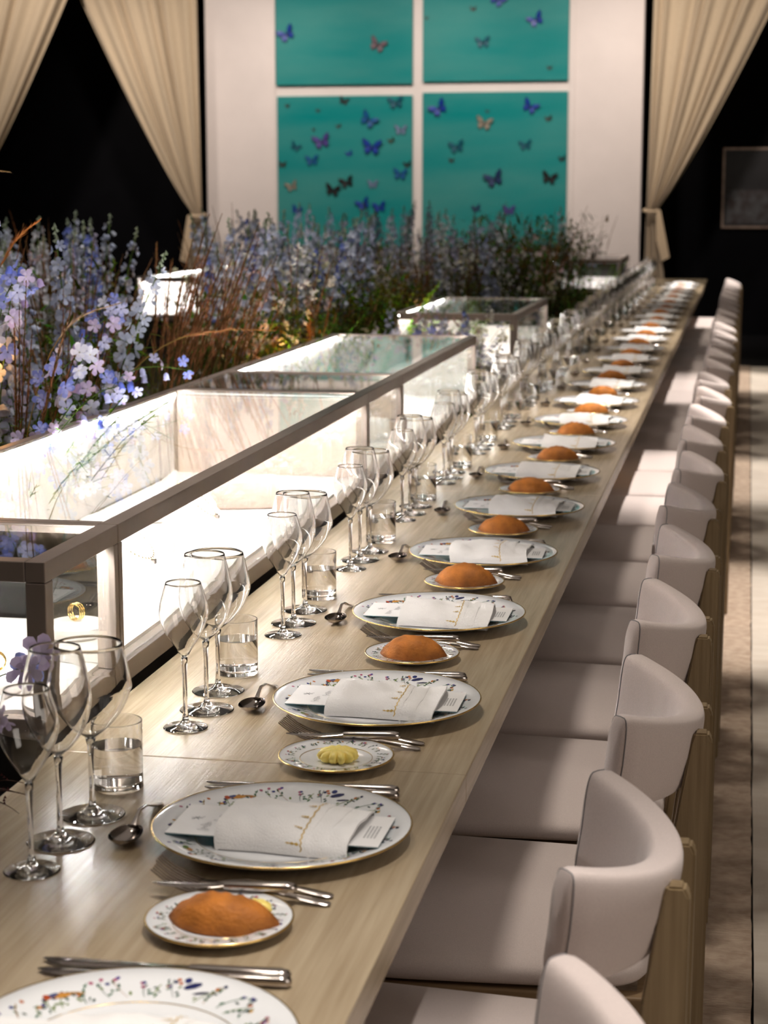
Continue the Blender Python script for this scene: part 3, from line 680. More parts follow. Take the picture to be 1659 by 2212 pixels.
# ================================================================ CHAIRS
def chair_proto():
    P = Proto('dining_chair')
    mb = MB()                                             # seat cushion
    x0, x1, hw, z0, z1 = -0.03, 0.425, 0.262, 0.425, 0.478
    def seat(u, v):
        a = 2*pi*u; q = v*pi
        e = 0.28
        ca, sa = cos(a), sin(a)
        px = math.copysign(abs(ca)**e, ca); py = math.copysign(abs(sa)**e, sa)
        s = max(sin(q), 0.0)**0.30
        z = -math.copysign(abs(cos(q))**0.75, cos(q))
        crown = 0.012*max(0, z)*(1 - (py*s)**2)
        taper = 1 - 0.05*(px*s)
        return ((x0 + x1)/2 + px*s*(x1 - x0)/2, py*s*hw*taper, (z0 + z1)/2 + z*(z1 - z0)/2 + crown)
    mb.grid(lambda u, v: seat(u, v), 64, 17, closeu=True)
    P.part('seat', mb.mesh('seat', 'fabric', fix=True, angle=180))
    # backrest: padded band bent round the sitter
    R, thm, cx = 0.268, radians(52), 0.214
    T = 0.046
    def band(u, v):
        th = (u*2 - 1)*thm; f = abs(u*2 - 1)
        zt = 0.778 + 0.036*f**1.6; zb = 0.664 + 0.006*f
        zc, hh = (zt + zb)/2, (zt - zb)/2
        a = 2*pi*v; e = 0.42
        ca, sa = cos(a), sin(a)
        dr = math.copysign(abs(ca)**e, ca)*T/2; dz = math.copysign(abs(sa)**e, sa)*hh
        k = dz/hh
        end = max(0.0, (f - 0.93)/0.07)
        dr *= 1 - 0.25*end*end; dz *= 1 - 0.06*end*end
        r = R - T/2 + dr + (0.010*k if k > 0 else 0.016*k)*(1.0)
        crease = 0.0016*math.exp(-((th - 0.30)/0.035)**2)*(1 if ca < -0.3 else 0) + 0.0012*math.exp(-((th - 0.16)/0.03)**2)*(1 if ca < -0.3 else 0)
        r += crease
        return (cx + r*cos(th) - 0.0, r*sin(th)*0.90, zc + dz)
    mb = MB(); nu, nv = 41, 28
    mb.grid(band, nu, nv, closev=True)
    # end caps (slightly domed)
    for u, sgn in ((0.0, -1), (1.0, 1)):
        ring = [Vector(band(u, j/nv)) for j in range(nv)]
        c = sum(ring, Vector())/nv
        th = (u*2 - 1)*thm; d = Vector((-sin(th)*sgn, cos(th)*sgn, 0))
        mid = [c + (p - c)*0.82 + d*0.005 for p in ring]; cen = c + d*0.006
        base = len(mb.v)
        vs = ring + mid + [cen]
        fs = [(j, (j + 1) % nv, nv + (j + 1) % nv, nv + j) for j in range(nv)] + [(nv + j, nv + (j + 1) % nv, 2*nv) for j in range(nv)]
        mb.add(vs, fs)
    bk = P.part('backrest', mb.mesh('backrest', 'fabric', fix=True, angle=180))
    for u in (0.004, 0.996):
        pp = MB(); sgn = -1 if u < 0.5 else 1
        th = (u*2 - 1)*thm; d = Vector((-sin(th)*sgn, cos(th)*sgn, 0))*0.0004
        ring = []
        for j in range(nv + 1):
            p = Vector(band(u, j/nv)); c = Vector(band(u, 0)) ; ring.append(p + d)
        pp.tube(ring, 0.0009, 5, cap=False)
        P.part('piping', pp.mesh('piping', 'piping', angle=180), 'grey piped seam', sub=bk)
    # wooden frame
    rail = MB()
    for s in (-1, 1): rail.box((0.0, s*0.235 - 0.014, 0.345), (0.43, s*0.235 + 0.014, 0.4275), 0.003)
    rail.box((0.0, -0.235, 0.35), (0.028, 0.235, 0.4265)); rail.box((0.405, -0.235, 0.35), (0.430, 0.235, 0.4265))
    P.part('seat_rail', rail.mesh('seat_rail', 'oak_rail', smooth=False))
    for s in (-1, 1):
        P.part('leg', MB().box((0.004, s*0.228 - 0.016, 0.0008), (0.040, s*0.228 + 0.016, 0.346), 0.003).mesh('leg', 'oak_leg', smooth=False))
    for s in (-1, 1):                                     # rear legs run up as posts behind the backrest
        y = s*0.072; t = 0.014
        prof = [(0.500, 0.752), (0.494, 0.764), (0.474, 0.764), (0.469, 0.750), (0.448, 0.62), (0.425, 0.42), (0.440, 0.20), (0.462, 0.0008), (0.496, 0.0008)]
        a = [(x, y - t, z) for x, z in prof]; b = [(x, y + t, z) for x, z in prof]; k = len(prof)
        m = MB().add(a + b, [tuple(range(k)), tuple(range(2*k - 1, k - 1, -1))] + [(i, k + i, k + (i + 1) % k, (i + 1) % k) for i in range(k)])
        bm = bmesh.new(); me0 = m.mesh('leg', 'oak_leg', smooth=False, fix=True); bm.from_mesh(me0)
        bmesh.ops.bevel(bm, geom=bm.edges[:], offset=0.003, segments=2, affect='EDGES'); bm.to_mesh(me0); bm.free()
        P.part('leg', me0)
    br = MB()
    for s in (-1, 1): br.box((0.462, s*0.072 - 0.010, 0.680), (0.4725, s*0.072 + 0.010, 0.742), 0.001)
    br.box((0.412, -0.09, 0.39), (0.45, 0.09, 0.42))
    P.part('back_bracket', br.mesh('back_bracket', 'black', smooth=False), 'black metal bracket')
    return P
P_chair = chair_proto()
for n in range(25):
    y = 2.115 + 0.6*(n - 1)
    nm = ordinal(n, 25)
    P_chair.place((jit(0.008), y + jit(0.008), 0.0026), jit(0.02), f'oak chair with curved blush padded back, {nm} in the row', 'chair', 'chairs along the table')

# ================================================================ DISPLAY CASES
CX0, CX1, CZ0, CZ1 = -0.95, -0.418, 0.757, 1.019
RW = 0.030
def case(y0, y1, back, far, near, label, x0=CX0, x1=CX1, lamp='led', light=True):
    r = bpy.data.objects.new('display_case', None); COL.objects.link(r)
    ox, oy = (x0 + x1)/2, (y0 + y1)/2; r.location = (ox, oy, 0.551)
    tag(r, label, 'display case', 'glass jewellery cases')
    def ch(name, mb, mat, lb=None, smooth=False, parent=None):
        for i, v in enumerate(mb.v): mb.v[i] = (v[0] - ox, v[1] - oy, v[2] - 0.551)
        return link(name, mb.mesh(name, mat, smooth=smooth), r, label=lb)
    e = 0.0006
    # rails and posts
    ch('frame_rail', MB().box((x1 - RW, y0, CZ1 - RW), (x1, y1, CZ1), 0.0015), 'nickel')
    ch('frame_rail', MB().box((x0, y0, CZ1 - 0.012), (x0 + 0.022, y1, CZ1), 0.0015), 'nickel')
    ch('frame_rail', MB().box((x0 + 0.022 + e, y0, CZ1 - (RW if near == 'pane' else 0.014)), (x1 - RW - e, y0 + (RW if near == 'pane' else 0.018), CZ1), 0.0015), 'nickel')
    ch('frame_rail', MB().box((x0 + 0.022 + e, y1 - 0.018, CZ1 - 0.014), (x1 - RW - e, y1, CZ1), 0.0015), 'nickel')
    ch('frame_rail', MB().box((x1 - RW, y0, CZ0), (x1, y1, CZ0 + 0.034), 0.0015), 'nickel')
    ch('frame_rail', MB().box((x0, y0, CZ0), (x1 - RW - e, y0 + 0.026, CZ0 + 0.034), 0.0015), 'nickel')
    pw = RW if near == 'pane' else 0.016
    ch('frame_post', MB().box((x1 - RW, y0, CZ0 + 0.034 + e), (x1, y0 + pw, CZ1 - RW - e), 0.0015), 'nickel')
    ch('frame_post', MB().box((x1 - RW, y1 - 0.016, CZ0 + 0.034 + e), (x1, y1, CZ1 - RW - e), 0.0015), 'nickel')
    ch('frame_post', MB().box((x0, y0, CZ0 + 0.034 + e), (x0 + 0.018, y0 + 0.018, CZ1 - 0.013), 0.0015), 'nickel')
    ch('frame_post', MB().box((x0, y1 - 0.018, CZ0 + 0.034 + e), (x0 + 0.018, y1, CZ1 - 0.013), 0.0015), 'nickel')
    # floor, plinth
    ch('display_floor', MB().box((x0 + 0.019, y0 + 0.027, CZ0 + 0.004), (x1 - RW - e, y1 - 0.002, 0.797)), 'white_int', 'white floor of the case')
    ch('plinth', MB().box((x0 + 0.03, y0 + 0.02, 0.0), (x1 - 0.03, y1 - 0.001, 0.0)) if False else MB().box((x0 + 0.03, y0 + 0.03, 0.552), (x1 - 0.025, y1 - 0.003, CZ0 - 0.0004)), 'plinth', 'black recessed plinth')
    # panes
    g = 0.004
    ch('glass_pane', MB().box((x0 + 0.022 + e, y0 + 0.02, CZ1 - 0.006), (x1 - RW - e, y1 - 0.02, CZ1 - 0.002)), 'pane', 'glass top')
    ch('glass_pane', MB().box((x1 - 0.012, y0 + pw + e, CZ0 + 0.0346), (x1 - 0.008, y1 - 0.0166, CZ1 - RW - e)), 'pane', 'glass front')
    if near == 'pane':
        ch('glass_pane', MB().box((x0 + 0.02, y0 + 0.008, CZ0 + 0.0346), (x1 - RW - e, y0 + 0.012, CZ1 - RW - e)), 'pane', 'glass end facing the front')
    if back == 'white':
        ch('back_panel', MB().box((x0 + 0.003, y0 + 0.019, 0.797), (x0 + 0.012, y1 - 0.019, CZ1 - 0.013)), 'white_int', 'white back panel')
    else:
        ch('glass_pane', MB().box((x0 + 0.006, y0 + 0.019, 0.797), (x0 + 0.010, y1 - 0.019, CZ1 - 0.013)), 'pane', 'glass back')
    if far in ('board', 'mirror2'):
        ch('end_mirror' if far == 'mirror2' else 'end_panel', MB().box((x0 + 0.019, y1 - 0.010, 0.798), (x1 - RW - e, y1 - 0.005, CZ1 - 0.015)), far, 'mirrored far end' if far == 'mirror2' else 'blush far end panel')
    elif far == 'pane':
        ch('glass_pane', MB().box((x0 + 0.019, y1 - 0.010, 0.798), (x1 - RW - e, y1 - 0.006, CZ1 - 0.015)), 'pane', 'glass far end')
    if light:
        z = CZ1 - 0.016
        if back == 'white' or lamp == 'led4':  # glass-backed nearest case: back strip added to brighten the table beside it
            ch('light_strip', MB().box((x0 + 0.014, y0 + 0.03, z), (x0 + 0.022, y1 - 0.03, z + 0.008)), lamp, 'lit strip along the back')
        ch('light_strip', MB().box((x1 - RW - 0.008, y0 + 0.03, z - 0.010), (x1 - RW - 0.001, y1 - 0.03, z - 0.003)), lamp, 'lit strip under the front rail')
        if far in ('board',):
            ch('light_strip', MB().box((x0 + 0.03, y1 - 0.0245, z + 0.004), (x1 - RW - 0.012, y1 - 0.0190, z + 0.0075)), 'led2', 'lit strip along the far end')
    return r
case(2.44, 2.752, 'pane', 'mirror2', 'pane', 'short glass display case nearest the camera, flowers seen through it', lamp='led4')
case(2.757, 4.742, 'white', 'board', None, 'long brightly lit glass display case with necklaces inside')
case(4.747, 5.235, 'pane', 'mirror2', None, 'short glass display case between the two white backed cases')
case(5.240, 6.72, 'white', 'mirror2', None, 'second long lit display case with a mirror at its far end')
case(7.95, 9.2, 'white', 'mirror2', 'pane', 'glass display case farther down the table past the flower gap', lamp='led3')
case(14.6, 15.6, 'white', 'mirror2', 'pane', 'farthest small display case near the end of the table', lamp='led3')
case(11.0, 13.0, 'white', 'white', 'pane', 'glowing display case across the flower bed', x0=-3.12, x1=-2.64)
case(6.1, 7.7, 'white', 'white', 'pane', 'pale display case low behind the brown grasses', x0=-3.22, x1=-2.62)

# ---- jewellery on stands inside the long case
FZ = 0.7974
def jewel(name, parts, loc, rz, label, cat, group=None):
    P = Proto(name)
    for a in parts: P.part(*a)
    return P.place(loc, rz, label, cat, group)
def ring_chain(cx, cy, cz, rx, ry, beads, rb, tilt=0.0, a0=0, a1=2*pi):
    mb = MB()
    for k in range(beads):
        a = a0 + (a1 - a0)*k/(beads - 1 if a1 - a0 < 6.2 else beads)
        p = (cx + rx*cos(a), cy + ry*sin(a)*cos(tilt), cz + ry*sin(a)*sin(tilt))
        o = len(mb.v)
        mb.add([(p[0] + rb, p[1], p[2]), (p[0] - rb, p[1], p[2]), (p[0], p[1] + rb, p[2]), (p[0], p[1] - rb, p[2]), (p[0], p[1], p[2] + rb), (p[0], p[1], p[2] - rb)],
               [(0, 2, 4), (2, 1, 4), (1, 3, 4), (3, 0, 4), (2, 0, 5), (1, 2, 5), (3, 1, 5), (0, 3, 5)])
    return mb
def wedge(wx, wy, h0, h1):
    mb = MB(); mb.add([(-wx, -wy, 0), (wx, -wy, 0), (wx, wy, 0), (-wx, wy, 0), (-wx, -wy, h0), (wx, -wy, h1), (wx, wy, h1), (-wx, wy, h0)],
                      [(3, 2, 1, 0), (4, 5, 6, 7), (0, 1, 5, 4), (1, 2, 6, 5), (2, 3, 7, 6), (3, 0, 4, 7)])
    return mb
for i, (x, y, w_, rz, what) in enumerate(((-0.62, 2.98, 0.06, 0.1, 'nearest the front'), (-0.60, 3.36, 0.07, -0.15, 'in the middle of the long case'), (-0.62, 3.86, 0.06, 0.1, 'towards the blush end panel'), (-0.60, 5.75, 0.06, 0.0, 'in the second long case'))):
    h0 = 0.13
    chain = ring_chain(0.0, 0, 0.0, 0.040, 0.045, 34, 0.0022)
    for k, v in enumerate(chain.v): chain.v[k] = (v[0], v[1], 0.075 - v[0]*(h0 - 0.02)/(2*w_) + 0.0035 + v[2])
    jewel('necklace_stand', [('sloping_board', wedge(w_, 0.075, h0, 0.02).mesh('sloping_board', 'white_int', smooth=False))], (x, y, FZ), rz, f'white sloping jewellery board {what}', 'jewellery stand', 'sloping jewellery boards')
    jewel('necklace', [('chain', chain.mesh('necklace_chain', 'gold', smooth=False)), ('pendant', MB().box((0.040, -0.005, 0.035), (0.050, 0.005, 0.046), 0.002).mesh('pendant', 'silver', smooth=False))], (x, y, FZ), rz, f'fine gold necklace on the white board {what}', 'necklace', 'necklaces on sloping boards')
for i, (x, y, s, mat, lb) in enumerate(((-0.84, 3.55, 0.10, 'blush', 'rounded blush pad against the back of the long case'), (-0.72, 3.14, 0.075, 'white_int', 'low white block at the near end of the long case'), (-0.66, 3.58, 0.07, 'blush', 'pale pink box in the middle of the long case'), (-0.62, 4.25, 0.08, 'blush', 'pale pink box towards the blush end of the long case'), (-0.72, 4.05, 0.08, 'white_int', 'white block before the blush end of the long case'), (-0.60, 4.98, 0.08, 'white_int', 'white block in the short middle case'))):
    jewel('display_block', [('block', MB().box((-s, -s*0.8, 0), (s, s*0.8, 0.045 + 0.02*(i % 2)), 0.008).mesh('block', mat))], (x, y, FZ), 0.1*i, lb, 'display block')
jewel('bracelet', [('links', ring_chain(0, 0, 0.0036, 0.055, 0.045, 46, 0.0035).mesh('links', 'gold', smooth=False))], (-0.84, 3.55, FZ + 0.0455), 0.3, 'gold link bracelet lying on the blush pad', 'bracelet')
mb = MB()
for dx in (-0.022, 0.022):
    mb.tube([(dx, 0.020*cos(t*0.35), 0.022 + 0.020*sin(t*0.35)) for t in range(19)], 0.0017, 5)
jewel('hoop_earrings', [('hoops', mb.mesh('hoops', 'gold'))], (-0.74, 3.02, FZ), 0.7, 'pair of gold hoop earrings standing on the case floor', 'earrings')
P = Proto('ring_block'); P.part('cushion', MB().lathe([(0, 0), (0.045, 0), (0.05, 0.006), (0.05, 0.018), (0.044, 0.024), (0, 0.025)], 28).mesh('cushion', 'white_int'))
P.place((-0.55, 2.57, FZ), 0, 'round white cushion in the nearest short case', 'display block')
mb = MB()
for k in range(3): mb.tube([(0.014*cos(t*0.35), (k - 1)*0.005, 0.0155 + 0.014*sin(t*0.35)) for t in range(19)], 0.0013, 5)
jewel('gold_ring', [('bands', mb.mesh('bands', 'gold'))], (-0.55, 2.57, FZ + 0.0252), 0.4, 'gold ring standing on the round white cushion', 'ring')

# ================================================================ FLOWER BED
bed = MB().box((-2.60, 0.4, 0.0), (-0.405, 17.0, 0.50))
b_o = link('planter', bed.mesh('planter', 'plinth', smooth=False)); tag(b_o, 'long black planter filling the middle of the table', 'planter')
def soil(u, v):
    x = -2.59 + 2.18*u; y = 0.41 + 16.58*v
    e = 1.0 if 0 < u < 1 and 0 < v < 1 else 0.0
    return (x, y, 0.505 + e*(0.02 + 0.018*noise.noise(Vector((x*5, y*5, 0)))))
so = link('soil', MB().grid(soil, 30, 160).mesh('soil', 'soil', angle=180), b_o, kind='stuff')

# ---- plant building blocks
def rot_to(d):
    return Vector((0, 0, 1)).rotation_difference(Vector(d).normalized()).to_matrix()
def floret(mb, c, d, s, col0, col1, petals=5, rnd=random):
    R3 = rot_to(d); c = Vector(c)
    spin = rnd.uniform(0, 6.28)
    for k in range(petals):
        a = spin + 2*pi*k/petals + rnd.uniform(-0.15, 0.15); up = rnd.uniform(0.25, 0.6)
        ca, sa = cos(a), sin(a); wd = 0.42*s
        def pt(r, q): return (ca*r*s - sa*q*s, sa*r*s + ca*q*s, 0.06*s + up*s*r*r*0.85 + 0.10*s*abs(q))
        loc = [(0, 0, 0), pt(0.42, 0.27), pt(0.80, 0.36), pt(1.02, 0.14), pt(1.0, -0.14), pt(0.80, -0.36), pt(0.42, -0.27)]
        t = rnd.random(); mb.color(tuple(col0[i]*(1 - t) + col1[i]*t for i in range(3)))
        mb.add([c + R3 @ Vector(p) for p in loc], [(0, 1, 6), (1, 2, 5, 6), (2, 3, 4, 5)])
    mb.color((0.75, 0.72, 0.55) if rnd.random() < 0.5 else (0.12, 0.10, 0.25))
    q = 0.16*s
    mb.add([c + R3 @ Vector(p) for p in ((q, 0, 0.1*s), (-q*0.5, q*0.8, 0.1*s), (-q*0.5, -q*0.8, 0.1*s), (0, 0, 0.35*s))], [(0, 1, 3), (1, 2, 3), (2, 0, 3)])
def bell(mb, c, d, s, col0, col1, rnd):
    """nodding bell flower"""
    R3 = rot_to(d); c = Vector(c); n = 6
    rings = [(0.10, 0.0), (0.42, 0.25), (0.52, 0.7), (0.50, 1.05), (0.62, 1.30)]
    o = []
    for i, (r, z) in enumerate(rings):
        t = i/(len(rings) - 1)
        for k in range(n):
            a = 2*pi*k/n + 0.3*(k % 2)*(1 if i == len(rings) - 1 else 0)
            zz = z*s + (0.12*s if (k % 2 and i == len(rings) - 1) else 0)
            o.append(c + R3 @ Vector((r*s*cos(a), r*s*sin(a), zz)))
    t = rnd.random(); mb.color(tuple(col0[i]*(1 - t) + col1[i]*t for i in range(3)))
    mb.add(o, [(i*n + k, i*n + (k + 1) % n, (i + 1)*n + (k + 1) % n, (i + 1)*n + k) for i in range(len(rings) - 1) for k in range(n)])
def blade(mb, p0, d, ln, wd, bend, c, seg=4):
    p = Vector(p0); d = Vector(d).normalized(); side = d.cross(Vector((0, 0, 1)))
    side = side.normalized() if side.length > 1e-3 else Vector((1, 0, 0))
    L_ = []; mb.color(c)
    for k in range(seg + 1):
        u = k/seg; wv = side*wd*0.5*(1 - u)**0.7
        L_ += [p - wv, p + wv]
        d = (d + Vector((0, 0, -1))*bend/seg + Vector((d.x, d.y, 0))*bend*0.6/seg).normalized(); p = p + d*ln/seg
    mb.add(L_, [(2*k, 2*k + 1, 2*k + 3, 2*k + 2) for k in range(seg)])
BLUES = [((0.30, 0.34, 0.50), (0.46, 0.50, 0.64)), ((0.42, 0.47, 0.62), (0.58, 0.61, 0.72)), ((0.38, 0.35, 0.52), (0.54, 0.50, 0.64)), ((0.10, 0.14, 0.50), (0.24, 0.30, 0.64)), ((0.55, 0.56, 0.64), (0.70, 0.70, 0.74))]
def delphinium(seed, H, pal, bells=False):
    rnd = random.Random(seed); st = MB(); fl = MB(); fl.color((1, 1, 1)); st.color((0.10, 0.17, 0.03))
    lean = (rnd.uniform(-0.12, 0.12), rnd.uniform(-0.12, 0.12))
    def axis(u): return Vector((lean[0]*u*u*H, lean[1]*u*u*H, H*u))
    st.tube([axis(k/6) for k in range(7)], [0.0035 - 0.0022*k/6 for k in range(7)], 5)
    n = 26
    for k in range(n):
        u = 0.50 + 0.46*k/n; a = k*2.4 + rnd.uniform(-0.4, 0.4); s = 0.024*(1.15 - 0.6*(u - 0.5)/0.5)*rnd.uniform(0.85, 1.2)
        d = Vector((cos(a), sin(a), 0.15)); b = axis(u); e = b + d*(0.030*(1.3 - u))
        st.color((0.12, 0.20, 0.04)); st.tube([b, e], 0.0010, 3, cap=False)
        if bells and rnd.random() < 0.4: bell(fl, e, d + Vector((0, 0, -0.9)), s*0.9, pal[0], pal[1], rnd)
        else: floret(fl, e, d, s, pal[0], pal[1], 5, rnd)
    for k in range(7):
        u = 0.95 + 0.05*k/7; a = k*2.4
        fl.color((0.35, 0.40, 0.30)); p = axis(u)
        fl.add([p + Vector((cos(a)*0.006, sin(a)*0.006, 0)), p + Vector((cos(a + 2)*0.006, sin(a + 2)*0.006, 0)), p + Vector((0, 0, 0.012)), p + Vector((cos(a + 1)*0.010, sin(a + 1)*0.010, 0.004))], [(0, 1, 2), (0, 1, 3), (0, 3, 2), (1, 3, 2)])
    for k in range(16):
        u = rnd.uniform(0.05, 0.55); a = rnd.uniform(0, 6.28)
        blade(st, axis(u), (cos(a), sin(a), 0.6), rnd.uniform(0.08, 0.16), 0.012, 0.9, (0.055*rnd.uniform(0.5, 1.3), 0.11*rnd.uniform(0.5, 1.3), 0.006), 3)
    P = Proto('delphinium'); P.part('stem', st.mesh('delphinium_stem', 'leaf', angle=180)); P.part('blossoms', fl.mesh('delphinium_blossoms', 'petal', angle=180)); return P
def filler(seed, H, c0, c1, nm='white_filler_flower'):
    """branching stem with many little flowers"""
    rnd = random.Random(seed); st = MB(); fl = MB(); fl.color((1, 1, 1)); st.color((0.08, 0.14, 0.02))
    st.tube([(0, 0, 0), (0.01, 0, H*0.5), (0, 0.01, H*0.8)], [0.003, 0.0022, 0.0012], 4)
    for k in range(13):
        a = rnd.uniform(0, 6.28); z0 = H*rnd.uniform(0.42, 0.82); ln = rnd.uniform(0.06, 0.17)
        e = Vector((cos(a)*ln*0.75, sin(a)*ln*0.75, z0 + ln)); st.color((0.10, 0.17, 0.03)); st.tube([(0, 0, z0), e*0.55 + Vector((0, 0, z0*0.45)), e], 0.0009, 3, cap=False)
        for q in range(4):
            p = e + Vector((rnd.uniform(-1, 1), rnd.uniform(-1, 1), rnd.uniform(-1, 1)))*0.022
            floret(fl, p, (rnd.uniform(-1, 1), rnd.uniform(-1, 1), 0.7), rnd.uniform(0.008, 0.014), c0, c1, 4, rnd)
    for k in range(26):
        a = rnd.uniform(0, 6.28); blade(st, (0, 0, H*rnd.uniform(0.1, 0.75)), (cos(a), sin(a), 0.7), rnd.uniform(0.06, 0.15), 0.010, 0.8, (0.07*rnd.uniform(0.4, 1.4), 0.12*rnd.uniform(0.4, 1.4), 0.006), 3)
    P = Proto(nm); P.part('stem', st.mesh(nm + '_stem', 'leaf', angle=180)); P.part('blossoms', fl.mesh(nm + '_blossoms', 'petal', angle=180)); return P
def grass_plume(seed, H, c0, c1, n=5, spread=0.20, nm='plume_grass'):
    rnd = random.Random(seed); st = MB(); pl = MB(); pl.color(c0); st.color((0.10, 0.07, 0.02))
    for k in range(n):
        a = rnd.uniform(0, 6.28); sp = rnd.uniform(0.2, 1.0)*spread; h = H*rnd.uniform(0.78, 1.0)
        def ax(u): return Vector((cos(a)*sp*h*u**1.8, sin(a)*sp*h*u**1.8, h*(u - 0.10*sp*u**3)))
        st.tube([ax(q/5) for q in range(6)], [0.0016]*5 + [0.0007], 3, cap=False)
        m = 60
        for q in range(m):
            u = 0.62 + 0.38*q/m; p = ax(u); d = (ax(min(1, u + 0.02)) - ax(u - 0.02)).normalized()
            sd = Vector((rnd.uniform(-1, 1), rnd.uniform(-1, 1), rnd.uniform(-1, 1))); d2 = (d*1.6 + sd*0.55).normalized()
            ln = 0.042*(1.12 - (u - 0.62)/0.38)*rnd.uniform(0.6, 1.2); t = rnd.random()
            wv = d2.cross(sd).normalized()*0.0016
            pl.color(tuple(c0[i]*(1 - t) + c1[i]*t for i in range(3)))
            pl.add([p - wv, p + wv, p + d2*ln], [(0, 1, 2)])
    for k in range(16):
        a = rnd.uniform(0, 6.28); blade(st, (0, 0, 0), (cos(a)*0.4, sin(a)*0.4, 1), H*rnd.uniform(0.4, 0.75), 0.006, 0.5, (0.09*rnd.uniform(0.5, 1.3), 0.065*rnd.uniform(0.5, 1.3), 0.012), 4)
    P = Proto(nm); P.part('blades', st.mesh(nm + '_blades', 'leaf', angle=180)); P.part('plumes', pl.mesh(nm + '_plumes', 'plume', angle=180)); return P
def fern(seed, H, c, nm='fern_tuft'):
    rnd = random.Random(seed); st = MB(); st.color(c)
    for k in range(11):
        a = 6.28*k/11 + rnd.uniform(-0.3, 0.3); h = H*rnd.uniform(0.7, 1.0); sp = rnd.uniform(0.25, 0.6)
        def ax(u): return Vector((cos(a)*sp*h*u**1.3, sin(a)*sp*h*u**1.3, h*(u - 0.35*sp*u**3)))
        st.color(tuple(x*0.7 for x in c)); st.tube([ax(q/5) for q in range(6)], 0.0012, 3, cap=False)
        for q in range(26):
            u = 0.25 + 0.75*q/26; p = ax(u); s = 1 if q % 2 else -1
            d = Vector((-sin(a)*s, cos(a)*s, 0)) + (ax(min(1, u + 0.03)) - p).normalized()*0.8
            blade(st, p, d, 0.060*(1.1 - u)*h/0.4 + 0.012, 0.0075, 0.35, tuple(x*rnd.uniform(0.55, 1.3) for x in c), 2)
    P = Proto(nm); P.part('fronds', st.mesh(nm + '_fronds', 'leaf', angle=180)); return P
def bush(seed, H, c):
    rnd = random.Random(seed); st = MB(); st.color(c)
    for k in range(8):
        a = rnd.uniform(0, 6.28); st.color((0.05, 0.035, 0.01)); st.tube([(0, 0, 0), (cos(a)*0.05, sin(a)*0.05, H*0.5), (cos(a)*0.12, sin(a)*0.12, H*0.9)], [0.003, 0.002, 0.001], 3, cap=False)
    for k in range(210):
        a = rnd.uniform(0, 6.28); r = 0.17*math.sqrt(rnd.random()); z = H*rnd.uniform(0.12, 1.0)
        blade(st, (cos(a)*r, sin(a)*r, z), (rnd.uniform(-1, 1), rnd.uniform(-1, 1), rnd.uniform(0, 1)), rnd.uniform(0.03, 0.08), rnd.uniform(0.008, 0.018), 0.8, tuple(x*rnd.uniform(0.35, 1.4) for x in c), 2)
    P = Proto('leafy_plant'); P.part('foliage', st.mesh('leafy_plant_foliage', 'leaf', angle=180)); return P
DEL = [delphinium(30 + k, 0.86, BLUES[k % 5], bells=(k % 2 == 0)) for k in range(7)]
FIL = [filler(60, 0.70, (0.66, 0.66, 0.60), (0.78, 0.76, 0.72)), filler(61, 0.62, (0.62, 0.60, 0.36), (0.72, 0.70, 0.50)), filler(62, 0.66, (0.62, 0.42, 0.44), (0.72, 0.56, 0.56)), filler(63, 0.66, (0.46, 0.47, 0.68), (0.64, 0.64, 0.78))]
PLU = [grass_plume(80, 0.98, (0.17, 0.055, 0.025), (0.32, 0.12, 0.06)), grass_plume(81, 0.92, (0.30, 0.13, 0.06), (0.42, 0.22, 0.12), 6, 0.28), grass_plume(82, 0.86, (0.24, 0.09, 0.04), (0.40, 0.17, 0.08), 8, 0.22)]
FER = [fern(90, 0.52, (0.15, 0.26, 0.01)), fern(91, 0.62, (0.06, 0.13, 0.006)), fern(92, 0.46, (0.22, 0.38, 0.015))]
BUS = [bush(95, 0.66, (0.07, 0.13, 0.006)), bush(96, 0.62, (0.12, 0.10, 0.006)), bush(97, 0.58, (0.025, 0.055, 0.005))]

SOIL = 0.505
CASES_Y = [(2.42, 6.74), (7.93, 9.22), (14.58, 15.62)]
for L_, looks in ((DEL, ('grey blue', 'pale blue', 'dusky lilac', 'deep blue', 'whitish blue', 'bluish grey', 'light blue')), (FIL, ('white', 'yellowish', 'pink', 'lavender')), (PLU, ('dark brown', 'tan', 'reddish brown')),
                  (FER, ('lime green', 'dark green', 'bright green')), (BUS, ('green', 'olive', 'shadowy green'))):
    for P, lk in zip(L_, looks): P.look = lk
def in_case(x, y):
    return x > -1.02 and any(a - 0.06 < y < b + 0.06 for a, b in CASES_Y)
def where(x, y):
    d = math.atan2(CAM.x - x, y); px = RX/2 + FPX*math.tan(YAW - d)
    col_ = ('at the left edge' if px < 130 else 'before the dark opening' if px < 300 else 'left of the curtain foot' if px < 450 else 'below the white wall' if px < 600 else
            'below the lower left panel' if px < 750 else 'left of the panel gap' if px < 900 else 'below the lower right panel' if px < 1060 else 'right of the panels' if px < 1230 else 'by the far glasses')
    row = 'front' if y < 5.0 else 'middle' if y < 7.4 else 'back' if y < 9.4 else 'far' if y < 12 else 'farthest'
    return col_ + ', ' + row + ' rows'
rf = random.Random(5)
BASES = {'flower': 'delphinium', 'filler': 'small sprigged flower', 'grass': 'feathery plume grass', 'fern': 'fine leaved plant', 'leafy': 'leafy plant'}
def plant(P, x, y, scale, base, lean=0.10, rot=None):
    b = P.look + ' ' + BASES[base] + ' in the bank ' + where(x, y)
    P.place((x, y, SOIL), 0, b, 'flower' if base in ('flower', 'filler') else 'grass' if base == 'grass' else 'plant', b, scale=scale,
            rot=rot if rot else (rf.uniform(-lean, lean), rf.uniform(-lean, lean), rf.uniform(0, 6.28)))
